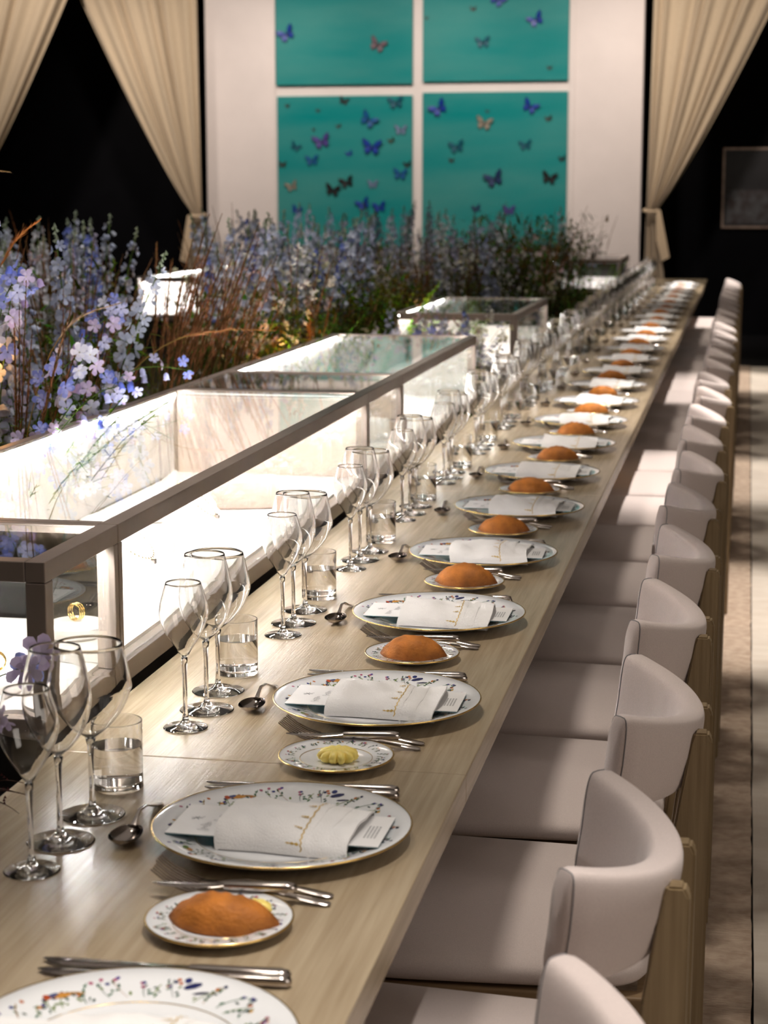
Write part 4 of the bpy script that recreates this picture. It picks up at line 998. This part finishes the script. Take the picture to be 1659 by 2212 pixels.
def scatter(P_list, count, xr, yr, hs, base, lean=0.1, keep=None):
    k = 0; guard = 0
    while k < count and guard < count*20:
        guard += 1
        x = rf.uniform(*xr); y = rf.uniform(*yr)
        if in_case(x, y): continue
        if keep and not keep(x, y): continue
        P = P_list[rf.randrange(len(P_list))]
        plant(P, x, y, rf.uniform(*hs), ('fern' if P in FER else 'leafy') if base == 'leafy' else base, lean); k += 1
# the sight line to the glowing case across the bed is kept thin
def not_gap(x, y):
    t = math.atan2(CAM.x - x, y)
    return not (0.279 < t < 0.338 and 4.55 < y < 11.2)
# left, near
scatter(DEL, 26, (-1.75, -1.06), (3.3, 4.9), (0.92, 1.12), 'flower', 0.14, not_gap)
scatter(FIL, 14, (-1.7, -1.04), (3.2, 4.9), (0.80, 1.0), 'filler', 0.15, not_gap)
scatter(PLU, 12, (-1.8, -1.10), (3.6, 5.0), (0.85, 1.05), 'grass', 0.2, not_gap)
scatter(FER + BUS, 30, (-1.7, -1.04), (3.1, 5.0), (0.8, 1.1), 'leafy', 0.15, not_gap)
for x, y, sc_ in ((-1.09, 4.02, 1.22), (-1.14, 4.2, 1.18), (-1.20, 3.9, 1.25), (-1.07, 3.8, 1.05), (-1.25, 4.35, 1.2)): plant(FER[1], x, y, sc_, 'fern', 0.15)
for x, y, sc_ in ((-1.07, 3.72, 0.9), (-1.12, 4.45, 0.95), (-1.10, 4.75, 0.9)): plant(FER[2], x, y, sc_, 'fern', 0.2)
# brown grasses leaning right before the glowing case
for x, y, sc_, ry in ((-1.13, 5.10, 1.04, 0.16), (-1.20, 5.20, 1.12, 0.20), (-1.24, 5.35, 1.2, 0.14), (-1.18, 5.45, 1.14, 0.22), (-1.14, 5.60, 1.06, 0.20), (-1.30, 5.1, 1.0, 0.1), (-1.12, 5.0, 0.76, 0.25), (-1.22, 5.65, 1.18, 0.18), (-1.32, 5.55, 1.2, 0.15), (-1.10, 5.3, 0.72, 0.28)):
    plant(PLU[2], x, y, sc_, 'grass', rot=(rf.uniform(-0.05, 0.05), ry, rf.uniform(-0.2, 0.2)))
# left, behind
scatter(DEL, 46, (-2.55, -1.5), (5.4, 9.0), (0.92, 1.10), 'flower', 0.14, not_gap)
scatter(DEL, 26, (-2.55, -1.7), (9.2, 15.5), (0.98, 1.14), 'flower', 0.12, not_gap)
scatter(PLU, 14, (-2.5, -1.5), (5.6, 9.4), (0.85, 1.08), 'grass', 0.22, not_gap)
scatter(BUS, 40, (-2.55, -1.04), (4.9, 9.0), (0.75, 1.05), 'leafy', 0.15, not_gap)
# main bank in the middle: leafy and mixed in front, delphiniums rising behind
scatter(FIL, 60, (-2.0, -1.16), (5.75, 9.3), (0.80, 1.22), 'filler', 0.18, not_gap)
scatter(DEL, 46, (-2.2, -1.22), (6.2, 9.3), (0.90, 1.10), 'flower', 0.16, not_gap)
scatter(FER + BUS, 44, (-1.18, -1.03), (5.75, 9.25), (0.84, 1.06), 'leafy', 0.12)
scatter(PLU, 26, (-2.2, -1.03), (6.0, 9.4), (0.80, 1.10), 'grass', 0.2, not_gap)
scatter(FER + BUS, 110, (-2.0, -1.03), (5.7, 9.25), (0.80, 1.22), 'leafy', 0.15, not_gap)
for x, y, sc_ in ((-1.04, 7.7, 1.5), (-1.05, 8.0, 1.65), (-1.04, 8.3, 1.6), (-1.05, 8.6, 1.5), (-1.10, 8.15, 1.7)): plant(FER[2], x, y, sc_, 'fern', 0.2)
for x, y, sc_ in ((-1.12, 7.75, 0.74), (-1.16, 7.9, 0.78), (-1.10, 8.3, 0.72)): plant(PLU[1], x, y, sc_, 'grass', 0.15)
# gap between the case groups, and the far bank
scatter(DEL, 14, (-1.0, -0.50), (6.9, 7.8), (0.58, 0.74), 'flower', 0.12)
scatter(FIL, 16, (-1.0, -0.48), (6.85, 7.8), (0.62, 0.85), 'filler', 0.14)
scatter(BUS, 8, (-1.0, -0.55), (6.95, 7.75), (0.5, 0.7), 'leafy', 0.1)
scatter(DEL, 36, (-1.9, -0.55), (9.4, 14.4), (0.80, 1.08), 'flower', 0.14)
scatter(FIL, 20, (-1.8, -0.52), (9.4, 14.4), (0.9, 1.2), 'filler', 0.14)
scatter(FER + BUS, 62, (-1.8, -0.50), (9.35, 14.4), (0.85, 1.32), 'leafy', 0.12)
for k in range(16): plant(BUS[k % 3], rf.uniform(-0.9, -0.5), rf.uniform(9.4, 13.5), rf.uniform(1.15, 1.4), 'leafy', 0.1)
scatter(PLU, 34, (-1.8, -0.50), (9.35, 15.8), (0.82, 1.06), 'grass', 0.2)

# ---- sprays arching over the back edge of the long case: every floret a part of its own
def bell_mesh(seed, pal):
    rnd = random.Random(seed); mb = MB(); bell(mb, (0, 0, 0), (0, 0, 1), 1.0, pal[0], pal[1], rnd); return mb.mesh('floret_bell', 'petal', angle=180)
def open_mesh(seed, pal):
    rnd = random.Random(seed); mb = MB(); mb.color((1, 1, 1)); floret(mb, (0, 0, 0), (0, 0, 1), 1.0, pal[0], pal[1], 5, rnd)
    floret(mb, (0, 0, 0.12), (0.1, 0, 1), 0.62, pal[1], pal[1], 5, rnd); return mb.mesh('floret_open', 'petal', angle=180)
BELLS = [bell_mesh(1, ((0.14, 0.20, 0.70), (0.34, 0.40, 0.82))), bell_mesh(2, ((0.38, 0.44, 0.82), (0.54, 0.58, 0.88))), bell_mesh(3, ((0.45, 0.36, 0.66), (0.60, 0.50, 0.74)))]
OPENS = [open_mesh(4, ((0.42, 0.46, 0.78), (0.62, 0.64, 0.86))), open_mesh(5, ((0.54, 0.44, 0.70), (0.68, 0.60, 0.80))), open_mesh(6, ((0.60, 0.62, 0.84), (0.76, 0.77, 0.88))), open_mesh(7, ((0.22, 0.28, 0.74), (0.42, 0.46, 0.84)))]
def spray(pts, nfl, size, label, seed, u0=0.35, bells=0.4, spread=0.03, droop=0.5, green=(0.13, 0.22, 0.04), group=None, leaves=8):
    rnd = random.Random(seed); pts = [Vector(p) for p in pts]
    r = bpy.data.objects.new('flower_spray', None); COL.objects.link(r); r.location = pts[0]
    tag(r, label, 'flower', group)
    def ax(u):
        f = u*(len(pts) - 1); i = min(int(f), len(pts) - 2); t = f - i
        P0, P1, P2, P3 = pts[max(i - 1, 0)], pts[i], pts[i + 1], pts[min(i + 2, len(pts) - 1)]
        return 0.5*((2*P1) + (P2 - P0)*t + (2*P0 - 5*P1 + 4*P2 - P3)*t*t + (-P0 + 3*P1 - 3*P2 + P3)*t**3) - pts[0]
    st = MB(); st.color(green); st.tube([ax(k/14) for k in range(15)], [0.0026 - 0.0016*k/14 for k in range(15)], 5)
    fl = []
    for k in range(nfl):
        u = u0 + (1 - u0)*(k + 0.5)/nfl; b = ax(u)
        a = k*2.4 + rnd.uniform(-0.5, 0.5); t = (ax(min(1, u + 0.03)) - ax(u - 0.03)).normalized()
        s1 = t.cross(Vector((0, 0, 1))).normalized(); s2 = t.cross(s1)
        d = (s1*cos(a) + s2*sin(a) + Vector((0.25, -0.35, 0.1))).normalized(); e = b + d*spread*rnd.uniform(0.7, 1.3)
        isb = rnd.random() < bells
        if isb: d2 = (d*0.4 + Vector((0, 0, -1))*(droop + 0.5)).normalized()
        else: d2 = (d + Vector((0.15, -0.6, -droop*0.4))).normalized()
        st.color(green); st.tube([b, (b + e)/2 + Vector((0, 0, 0.006)), e], 0.0008, 3, cap=False)
        me = rnd.choice(BELLS) if isb else rnd.choice(OPENS)
        fl.append((me, e, d2, size*(0.62 if isb else 0.78)*rnd.uniform(0.85, 1.15)*(1.1 - 0.4*u)))
    for k in range(leaves):
        u = rnd.uniform(0.1, 0.8); a = rnd.uniform(0, 6.28); blade(st, ax(u), (cos(a), sin(a), 0.2), rnd.uniform(0.03, 0.06), 0.006, 0.8, tuple(c*rnd.uniform(0.6, 1.3) for c in green), 3)
    link('stem', st.mesh('spray_stem', 'leaf', angle=180), r)
    for me, e, d2, s in fl:
        o = link('floret', me, r, loc=e); o.rotation_euler = rot_to(d2).to_euler(); o.scale = (s, s, s)
    return r
B0 = 0.62
spray([(-1.12, 4.30, B0), (-1.05, 4.35, 0.98), (-0.97, 4.50, 1.09), (-0.865, 4.66, 1.075)], 13, 0.026, 'blue bell flower spray with a long tip reaching right over the long case', 1, 0.45, 0.75, 0.022, 0.9)
spray([(-1.10, 4.15, B0), (-1.03, 4.12, 0.95), (-0.96, 4.18, 1.06), (-0.92, 4.32, 1.07)], 26, 0.030, 'dense pale blue larkspur spray in the middle of the cluster above the white panel', 2, 0.35, 0.45, 0.035, 0.5)
spray([(-1.12, 4.05, B0), (-1.06, 4.00, 0.95), (-0.98, 4.02, 1.13), (-0.95, 4.10, 1.16)], 18, 0.032, 'lilac larkspur spray at the top of the cluster above the white panel', 3, 0.5, 0.15, 0.032, 0.3)
spray([(-1.10, 3.95, B0), (-1.03, 3.95, 0.95), (-0.955, 4.02, 1.02), (-0.90, 4.12, 0.985)], 20, 0.028, 'blue bells hanging down over the edge of the white panel', 4, 0.4, 0.7, 0.026, 1.0)
spray([(-1.09, 3.80, B0), (-1.02, 3.76, 0.93), (-0.965, 3.78, 1.005), (-0.93, 3.84, 1.0)], 13, 0.027, 'mauve larkspur spray lying on the edge of the white panel at the far left', 5, 0.45, 0.3, 0.025, 0.6)
spray([(-1.12, 3.60, B0), (-1.06, 3.52, 0.95), (-1.0, 3.46, 1.06), (-0.965, 3.45, 1.05)], 9, 0.030, 'pale blue larkspur cut off by the left edge of the picture', 6, 0.55, 0.2, 0.03, 0.4)
spray([(-1.18, 4.45, B0), (-1.12, 4.42, 1.0), (-1.06, 4.45, 1.18), (-1.01, 4.52, 1.24)], 16, 0.032, 'bright blue larkspur spray among the brown grass plumes', 7, 0.55, 0.2, 0.03, 0.4)
spray([(-1.16, 4.10, B0), (-1.15, 4.02, 1.05), (-1.10, 3.98, 1.28), (-1.05, 4.0, 1.36)], 20, 0.034, 'tall lavender larkspur spray left of the brown grass plumes', 8, 0.45, 0.2, 0.034, 0.5)
spray([(-1.14, 3.85, B0), (-1.12, 3.78, 1.1), (-1.08, 3.76, 1.38), (-1.06, 3.78, 1.48)], 22, 0.032, 'tallest pale blue larkspur spray at the left edge', 9, 0.4, 0.1, 0.034, 0.3)
spray([(-1.02, 6.98, B0), (-0.85, 6.90, 0.9), (-0.66, 6.86, 1.0), (-0.56, 6.88, 0.97)], 12, 0.034, 'blurred blue spray in the gap after the second long case', 10, 0.4, 0.2, 0.03, 0.4)
spray([(-0.80, 7.10, B0), (-0.66, 7.05, 0.85), (-0.54, 7.02, 0.93), (-0.48, 7.06, 0.90)], 10, 0.034, 'blurred deep blue spray beside the glasses in the gap between cases', 11, 0.4, 0.2, 0.03, 0.4)
# nearest sprig in front of the short case
spray([(-0.62, 2.05, 0.60), (-0.58, 2.08, 0.76), (-0.46, 2.2, 0.88), (-0.36, 2.28, 0.922)], 3, 0.042, 'grey blue flower sprig in front of the nearest case behind the first glasses', 12, 0.86, 0.0, 0.012, 0.4, green=(0.03, 0.035, 0.01), leaves=0)
spray([(-0.64, 2.1, 0.60), (-0.60, 2.1, 0.76), (-0.48, 2.16, 0.85), (-0.39, 2.21, 0.865)], 2, 0.036, 'violet flower sprig at the left edge behind the first glass', 13, 0.86, 0.3, 0.012, 0.4, green=(0.03, 0.035, 0.01), leaves=0)
# dried reddish twig lying over the table edge
tw = MB(); tw.color((0.07, 0.03, 0.015)); rt = random.Random(3); twp = MB(); twp.color((0.10, 0.03, 0.03))
for k in range(9):
    y0 = 2.05 + 0.03*k; e = Vector((-0.30 - rt.uniform(0, 0.08), y0 - rt.uniform(0.0, 0.18), 0.757 + rt.uniform(0, 0.03)))
    s = Vector((-0.50, 2.26 + rt.uniform(-0.05, 0.05), 0.70)); m = (s + e)/2 + Vector((0, 0, 0.05))
    pts = [s*(1 - t)**2 + m*2*t*(1 - t) + e*t*t for t in [q/10 for q in range(11)]]
    tw.tube(pts, 0.0006, 3, cap=False)
    for q in range(12):
        p = pts[5 + q//3 if 5 + q//3 < 11 else 10] + Vector((rt.uniform(-1, 1), rt.uniform(-1, 1), rt.uniform(-0.4, 1)))*0.006
        r_ = 0.0018
        twp.add([p + Vector((r_, 0, 0)), p + Vector((-r_, r_, 0)), p + Vector((-r_, -r_, 0)), p + Vector((0, 0, r_*2))], [(0, 1, 3), (1, 2, 3), (2, 0, 3), (0, 2, 1)])
r = bpy.data.objects.new('dried_twig', None); COL.objects.link(r); r.location = (-0.5, 2.26, 0.52)
for i, v in enumerate(tw.v): tw.v[i] = (v[0] + 0.5, v[1] - 2.26, v[2] - 0.52)
for i, v in enumerate(twp.v): twp.v[i] = (v[0] + 0.5, v[1] - 2.26, v[2] - 0.52)
tw.tube([(0, 0, 0), (0, 0, 0.19)], 0.0012, 4)
link('twigs', tw.mesh('twigs', 'leaf'), r); link('seed_heads', twp.mesh('seed_heads', 'leaf'), r)
tag(r, 'dried dark red seed twig spilling over the table edge by the first glasses', 'twig')
# single long plume arching right above the long case
def arch(pts, label, c0, c1, seed, n=90):
    rnd = random.Random(seed); st = MB(); st.color((0.30, 0.19, 0.05)); pl = MB(); pl.color(c0); pts = [Vector(p) for p in pts]
    r = bpy.data.objects.new('grass_stalk', None); COL.objects.link(r); r.location = pts[0]; tag(r, label, 'grass')
    def ax(u):
        f = u*(len(pts) - 1); i = min(int(f), len(pts) - 2); t = f - i
        P0, P1, P2, P3 = pts[max(i - 1, 0)], pts[i], pts[i + 1], pts[min(i + 2, len(pts) - 1)]
        return 0.5*((2*P1) + (P2 - P0)*t + (2*P0 - 5*P1 + 4*P2 - P3)*t*t + (-P0 + 3*P1 - 3*P2 + P3)*t**3) - pts[0]
    st.tube([ax(k/14) for k in range(15)], [0.0022 - 0.0014*k/14 for k in range(15)], 4)
    for q in range(n):
        u = 0.58 + 0.42*q/n; p = ax(u); d = (ax(min(1, u + 0.03)) - ax(u - 0.03)).normalized()
        sd = Vector((rnd.uniform(-1, 1), rnd.uniform(-1, 1), rnd.uniform(-1, 1))); d2 = (d*1.7 + sd*0.5).normalized()
        ln = 0.036*(1.15 - (u - 0.58)/0.42)*rnd.uniform(0.6, 1.2); t = rnd.random(); wv = d2.cross(sd).normalized()*0.0013
        pl.color(tuple(c0[i]*(1 - t) + c1[i]*t for i in range(3))); pl.add([p - wv, p + wv, p + d2*ln], [(0, 1, 2)])
    link('stalk', st.mesh('stalk', 'leaf'), r); link('plume', pl.mesh('plume', 'plume'), r)
arch([(-1.10, 4.35, B0), (-1.02, 4.45, 1.0), (-0.93, 4.62, 1.14), (-0.80, 4.72, 1.175), (-0.68, 4.80, 1.17)], 'coppery grass plume arching right above the long case', (0.42, 0.15, 0.06), (0.58, 0.28, 0.14), 1)
arch([(-1.15, 4.05, B0), (-1.08, 4.10, 1.05), (-1.02, 4.18, 1.22), (-0.93, 4.30, 1.27)], 'pale buff grass plume leaning right over the blue larkspur', (0.45, 0.30, 0.20), (0.62, 0.45, 0.32), 2)
arch([(-1.30, 4.0, B0), (-1.32, 3.95, 1.3), (-1.24, 3.98, 1.56), (-1.10, 4.05, 1.575)], 'thin buff grass head arching across the dark opening at the left edge', (0.36, 0.22, 0.13), (0.46, 0.30, 0.18), 3, 50)
arch([(-1.20, 4.05, B0), (-1.16, 3.98, 1.2), (-1.08, 3.98, 1.40), (-1.02, 4.02, 1.47)], 'orange lit grass plume at the left edge', (0.60, 0.20, 0.05), (0.75, 0.30, 0.10), 4)  # the amber glow is also put into the plume colour

# ================================================================ WALL PANELS WITH BUTTERFLIES
def wx(px): return -4.482 + (px - 598)*(3.128/630)
def wz(py): return 2.613 - (py - 190)*0.00497
BF = [(150, 180, 'b', 1.0, 0.5), (620, 240, 'r', 0.95, -0.4), (1225, 30, 'b', 0.9, -0.6), (1105, 72, 'n', 0.35, 0), (1420, 130, 'b', 0.9, 0.5), (1155, 235, 't', 0.8, 0.1), (870, 112, 'n', 0.22, 0), (1490, 362, 'n', 0.3, 0),
      (445, 513, 'k', 0.55, -0.3), (715, 525, 't', 0.85, 0.15), (150, 535, 'n', 0.28, 0), (310, 560, 'n', 0.25, 0), (572, 610, 'b2', 1.0, -0.6), (418, 638, 'n', 0.3, 0.4), (740, 660, 'l', 0.7, 0), (287, 655, 'n', 0.22, 0), (330, 715, 'v', 1.0, 0.25),
      (190, 740, 't', 0.6, -0.5), (692, 712, 'g', 0.4, 0.4), (590, 745, 'b', 1.1, -0.1), (473, 775, 'b', 0.4, 0.4), (278, 810, 'b2', 0.75, 0.1), (122, 830, 'n', 0.45, 0), (775, 832, 'k', 0.45, 0.2), (737, 880, 'b2', 0.8, -0.1), (385, 960, 'k', 0.85, -0.2),
      (460, 920, 'k', 0.8, 0.3), (595, 930, 'l', 0.6, 0), (170, 940, 'w', 0.7, 0.3), (195, 1060, 'b', 0.6, -0.3), (545, 1030, 'b', 0.8, 0.4), (630, 1045, 'b', 0.75, 0.2),
      (935, 555, 'b', 1.0, 0.6), (1395, 550, 'b', 0.9, -0.5), (1165, 630, 'w', 0.9, -0.2), (1490, 608, 'n', 0.4, 0.3), (1180, 570, 'n', 0.22, 0), (1027, 745, 't', 0.85, 0.2), (1375, 738, 't', 0.7, 0.15), (1000, 812, 'n', 0.32, 0), (1560, 805, 'k', 0.4, 0.2),
      (1220, 905, 'd', 1.05, 0.35), (1497, 900, 'k', 0.85, -0.2), (1295, 1060, 'v', 0.7, 0), (1130, 1050, 'd', 0.5, 0.3)]
CL_ = {'b': (0.005, 0.05, 0.42), 'b2': (0.005, 0.12, 0.38), 'r': (0.20, 0.13, 0.16), 'n': (0.05, 0.04, 0.03), 't': (0.0, 0.13, 0.20), 'k': (0.012, 0.012, 0.014), 'l': (0.22, 0.30, 0.48), 'v': (0.10, 0.07, 0.34), 'g': (0.04, 0.07, 0.03), 'w': (0.36, 0.31, 0.24), 'd': (0.02, 0.05, 0.16)}
def butterfly(c):
    mb = MB(); mb.color(c)
    dk = tuple(x*0.35 for x in c)
    for s in (-1, 1):
        up = [(0.004*s, 0.012, 0.010), (0.030*s, 0.052, -0.006), (0.082*s, 0.078, -0.022), (0.090*s, 0.058, -0.024), (0.070*s, 0.014, -0.016), (0.004*s, -0.004, -0.002)]
        lo = [(0.004*s, 0.000, -0.002), (0.060*s, 0.004, -0.012), (0.066*s, -0.026, -0.015), (0.042*s, -0.058, -0.012), (0.020*s, -0.050, -0.006), (0.004*s, -0.024, -0.002)]
        for w_ in (up, lo):
            cc = tuple(sum(p[i] for p in w_)/6 for i in range(3))
            vs = [(p[0], -0.006 + p[2]*0.9, p[1]) for p in w_]; mb.color(dk); mb.add(vs, [])
            o = len(mb.v); mb.color(c); mb.add([(cc[0], -0.008 + cc[2]*0.9, cc[1])], [])
            mb.f += [(o - 6 + k, o - 6 + (k + 1) % 6, o) for k in range(6)]
    mb.color(tuple(x*0.2 for x in c)); mb.tube([(0, -0.008, 0.03), (0, -0.008, 0.012), (0, -0.008, -0.03)], [0.003, 0.0055, 0.002], 6)
    return mb.mesh('butterfly', 'wing', smooth=False)
BFM = {k: butterfly(v) for k, v in CL_.items()}
panels = {}
for nm, x0, x1, z0, z1, lb in (('ul', wx(598), wx(897), wz(182), 4.30, 'teal butterfly panel at the upper left of the white wall'), ('ur', wx(919), wx(1228), wz(178), 4.30, 'teal butterfly panel at the upper right of the white wall'),
                               ('ll', wx(600), wx(897), 0.95, wz(205), 'teal butterfly panel at the lower left, partly behind the flowers'), ('lr', wx(919), wx(1228), 0.95, wz(200), 'teal butterfly panel at the lower right, partly behind the flowers')):
    r = bpy.data.objects.new('wall_panel', None); COL.objects.link(r); r.location = ((x0 + x1)/2, 19.998, (z0 + z1)/2); tag(r, lb, 'wall panel', 'teal butterfly panels')
    hx, hz = (x1 - x0)/2, (z1 - z0)/2
    link('painted_board', MB().box((-hx, -0.035, -hz), (hx, 0, hz), 0.003).mesh('painted_board', 'teal', smooth=False), r)
    panels[nm] = (r, x0, x1, z0, z1)
for bx_, by_, k, s, rot in BF:
    X = wx(560 + bx_/2.37); Z = wz(by_/2.37)
    for nm, (r, x0, x1, z0, z1) in panels.items():
        if x0 - 0.02 < X < x1 + 0.02 and z0 < Z < z1:
            o = link('butterfly', BFM[k], r, loc=(X - (x0 + x1)/2, -0.0352, Z - (z0 + z1)/2)); o.rotation_euler = (0, -rot, 0); o.scale = (s*1.1,)*3
            break
# pale trim round the panels
tr = MB(); ax0, ax1 = wx(596), wx(1231)
tr.box((ax0 - 0.050, 19.985, 0.90), (ax0 - 0.004, 19.9995, 4.35)).box((ax1 + 0.004, 19.985, 0.90), (ax1 + 0.050, 19.9995, 4.35))
structure('trim_1', tr, 'plaster', smooth=False)

# ================================================================ DRAPES
def drape(name, tx, tz, top_a, top_b, ztop, y, label, folds, side, bot_w=0.20, seed=0):
    """cloth gathered to a tie at (tx, tz); at ztop it spans top_a..top_b (tie side first)"""
    r = bpy.data.objects.new(name, None); COL.objects.link(r); r.location = (tx, y, 0); tag(r, label, 'curtain', 'cream curtains')
    def fn(u, v):
        # v: 0 floor .. 1 top ; u: 0 at the tie-side edge .. 1 free edge
        z = ztop*v
        if z >= tz:
            k = (z - tz)/(ztop - tz); 
            e0 = tx - side*0.05 + (top_a - (tx - side*0.05))*k**0.8
            e1 = tx + side*0.05 + (top_b - (tx + side*0.05))*(k**0.86)
        else:
            k = (tz - z)/tz; e0 = tx - side*(0.05 + 0.03*k); e1 = tx + side*(0.05 + bot_w*min(1, k*1.6)**0.7*0.55)
        uu = u + 0.02*sin(u*folds*2*pi*0.37 + seed)
        x = e0 + (e1 - e0)*uu
        wd = abs(e1 - e0)
        amp = min(0.05, 0.03 + 0.015*wd) * (0.7 + 0.3*sin(u*17 + seed))
        yy = -amp*sin(u*folds*2*pi + 0.8*sin(u*9 + seed)) - 0.02*sin(u*folds*pi*0.6) - 0.02
        return (x - tx, yy, z + 0.002)
    mb = MB(); mb.grid(fn, folds*10 + 1, 60)
    link('cloth', mb.mesh('drape_cloth', 'drape', angle=180), r)
    tb = MB(); 
    pts = [(0.075*cos(t*2*pi/24), -0.02 + 0.085*sin(t*2*pi/24), tz + 0.012*sin(t*2*pi/24)) for t in range(25)]
    tb.tube(pts, 0.016, 6, cap=False)
    tb.add([(side*0.05, -0.09, tz), (side*0.10, -0.09, tz), (side*0.20, -0.06, tz - 0.48), (side*0.12, -0.06, tz - 0.52), (side*0.06, -0.08, tz - 0.3)], [(0, 1, 2, 3), (0, 3, 4)])
    link('tie_band', tb.mesh('tie_band', 'tie', angle=180), r, label='cloth tie with hanging tails')
    return r
drape('curtain', -0.46, 1.34, -0.50, 1.40, 4.9, 19.85, 'cream curtain tied back at the right of the white wall', 9, 1, seed=1)
drape('curtain', -5.33, 1.28, -5.27, -7.25, 4.9, 19.85, 'cream curtain tied back at the left of the white wall', 9, -1, seed=2)
drape('curtain', -8.05, 1.20, -8.30, -5.98, 4.9, 19.55, 'cream curtain at the left edge of the picture', 9, 1, seed=3)

# ================================================================ THINGS IN THE DARK ROOM BEHIND
r = bpy.data.objects.new('framed_picture', None); COL.objects.link(r); r.location = (0.55, 20.995, 1.57); tag(r, 'bronze framed dark picture hanging in the dark room at the right', 'picture')
fw, fh, b = 0.31, 0.43, 0.022
link('frame', MB().box((-fw, -0.03, -fh), (fw, -0.001, -fh + b)).box((-fw, -0.03, fh - b), (fw, -0.001, fh)).box((-fw, -0.03, -fh + b), (-fw + b, -0.001, fh - b)).box((fw - b, -0.03, -fh + b), (fw, -0.001, fh - b)).mesh('frame', 'frame', smooth=False), r)
link('print', MB().box((-fw + b, -0.012, -fh + b), (fw - b, -0.001, fh - b)).mesh('print', 'print', smooth=False), r)
link('print_area', MB().box((-fw + 0.05, -0.014, -fh + 0.05), (fw - 0.07, -0.0125, -0.02)).mesh('print_area', 'printlow', smooth=False), r, label='paler lower half of the print')
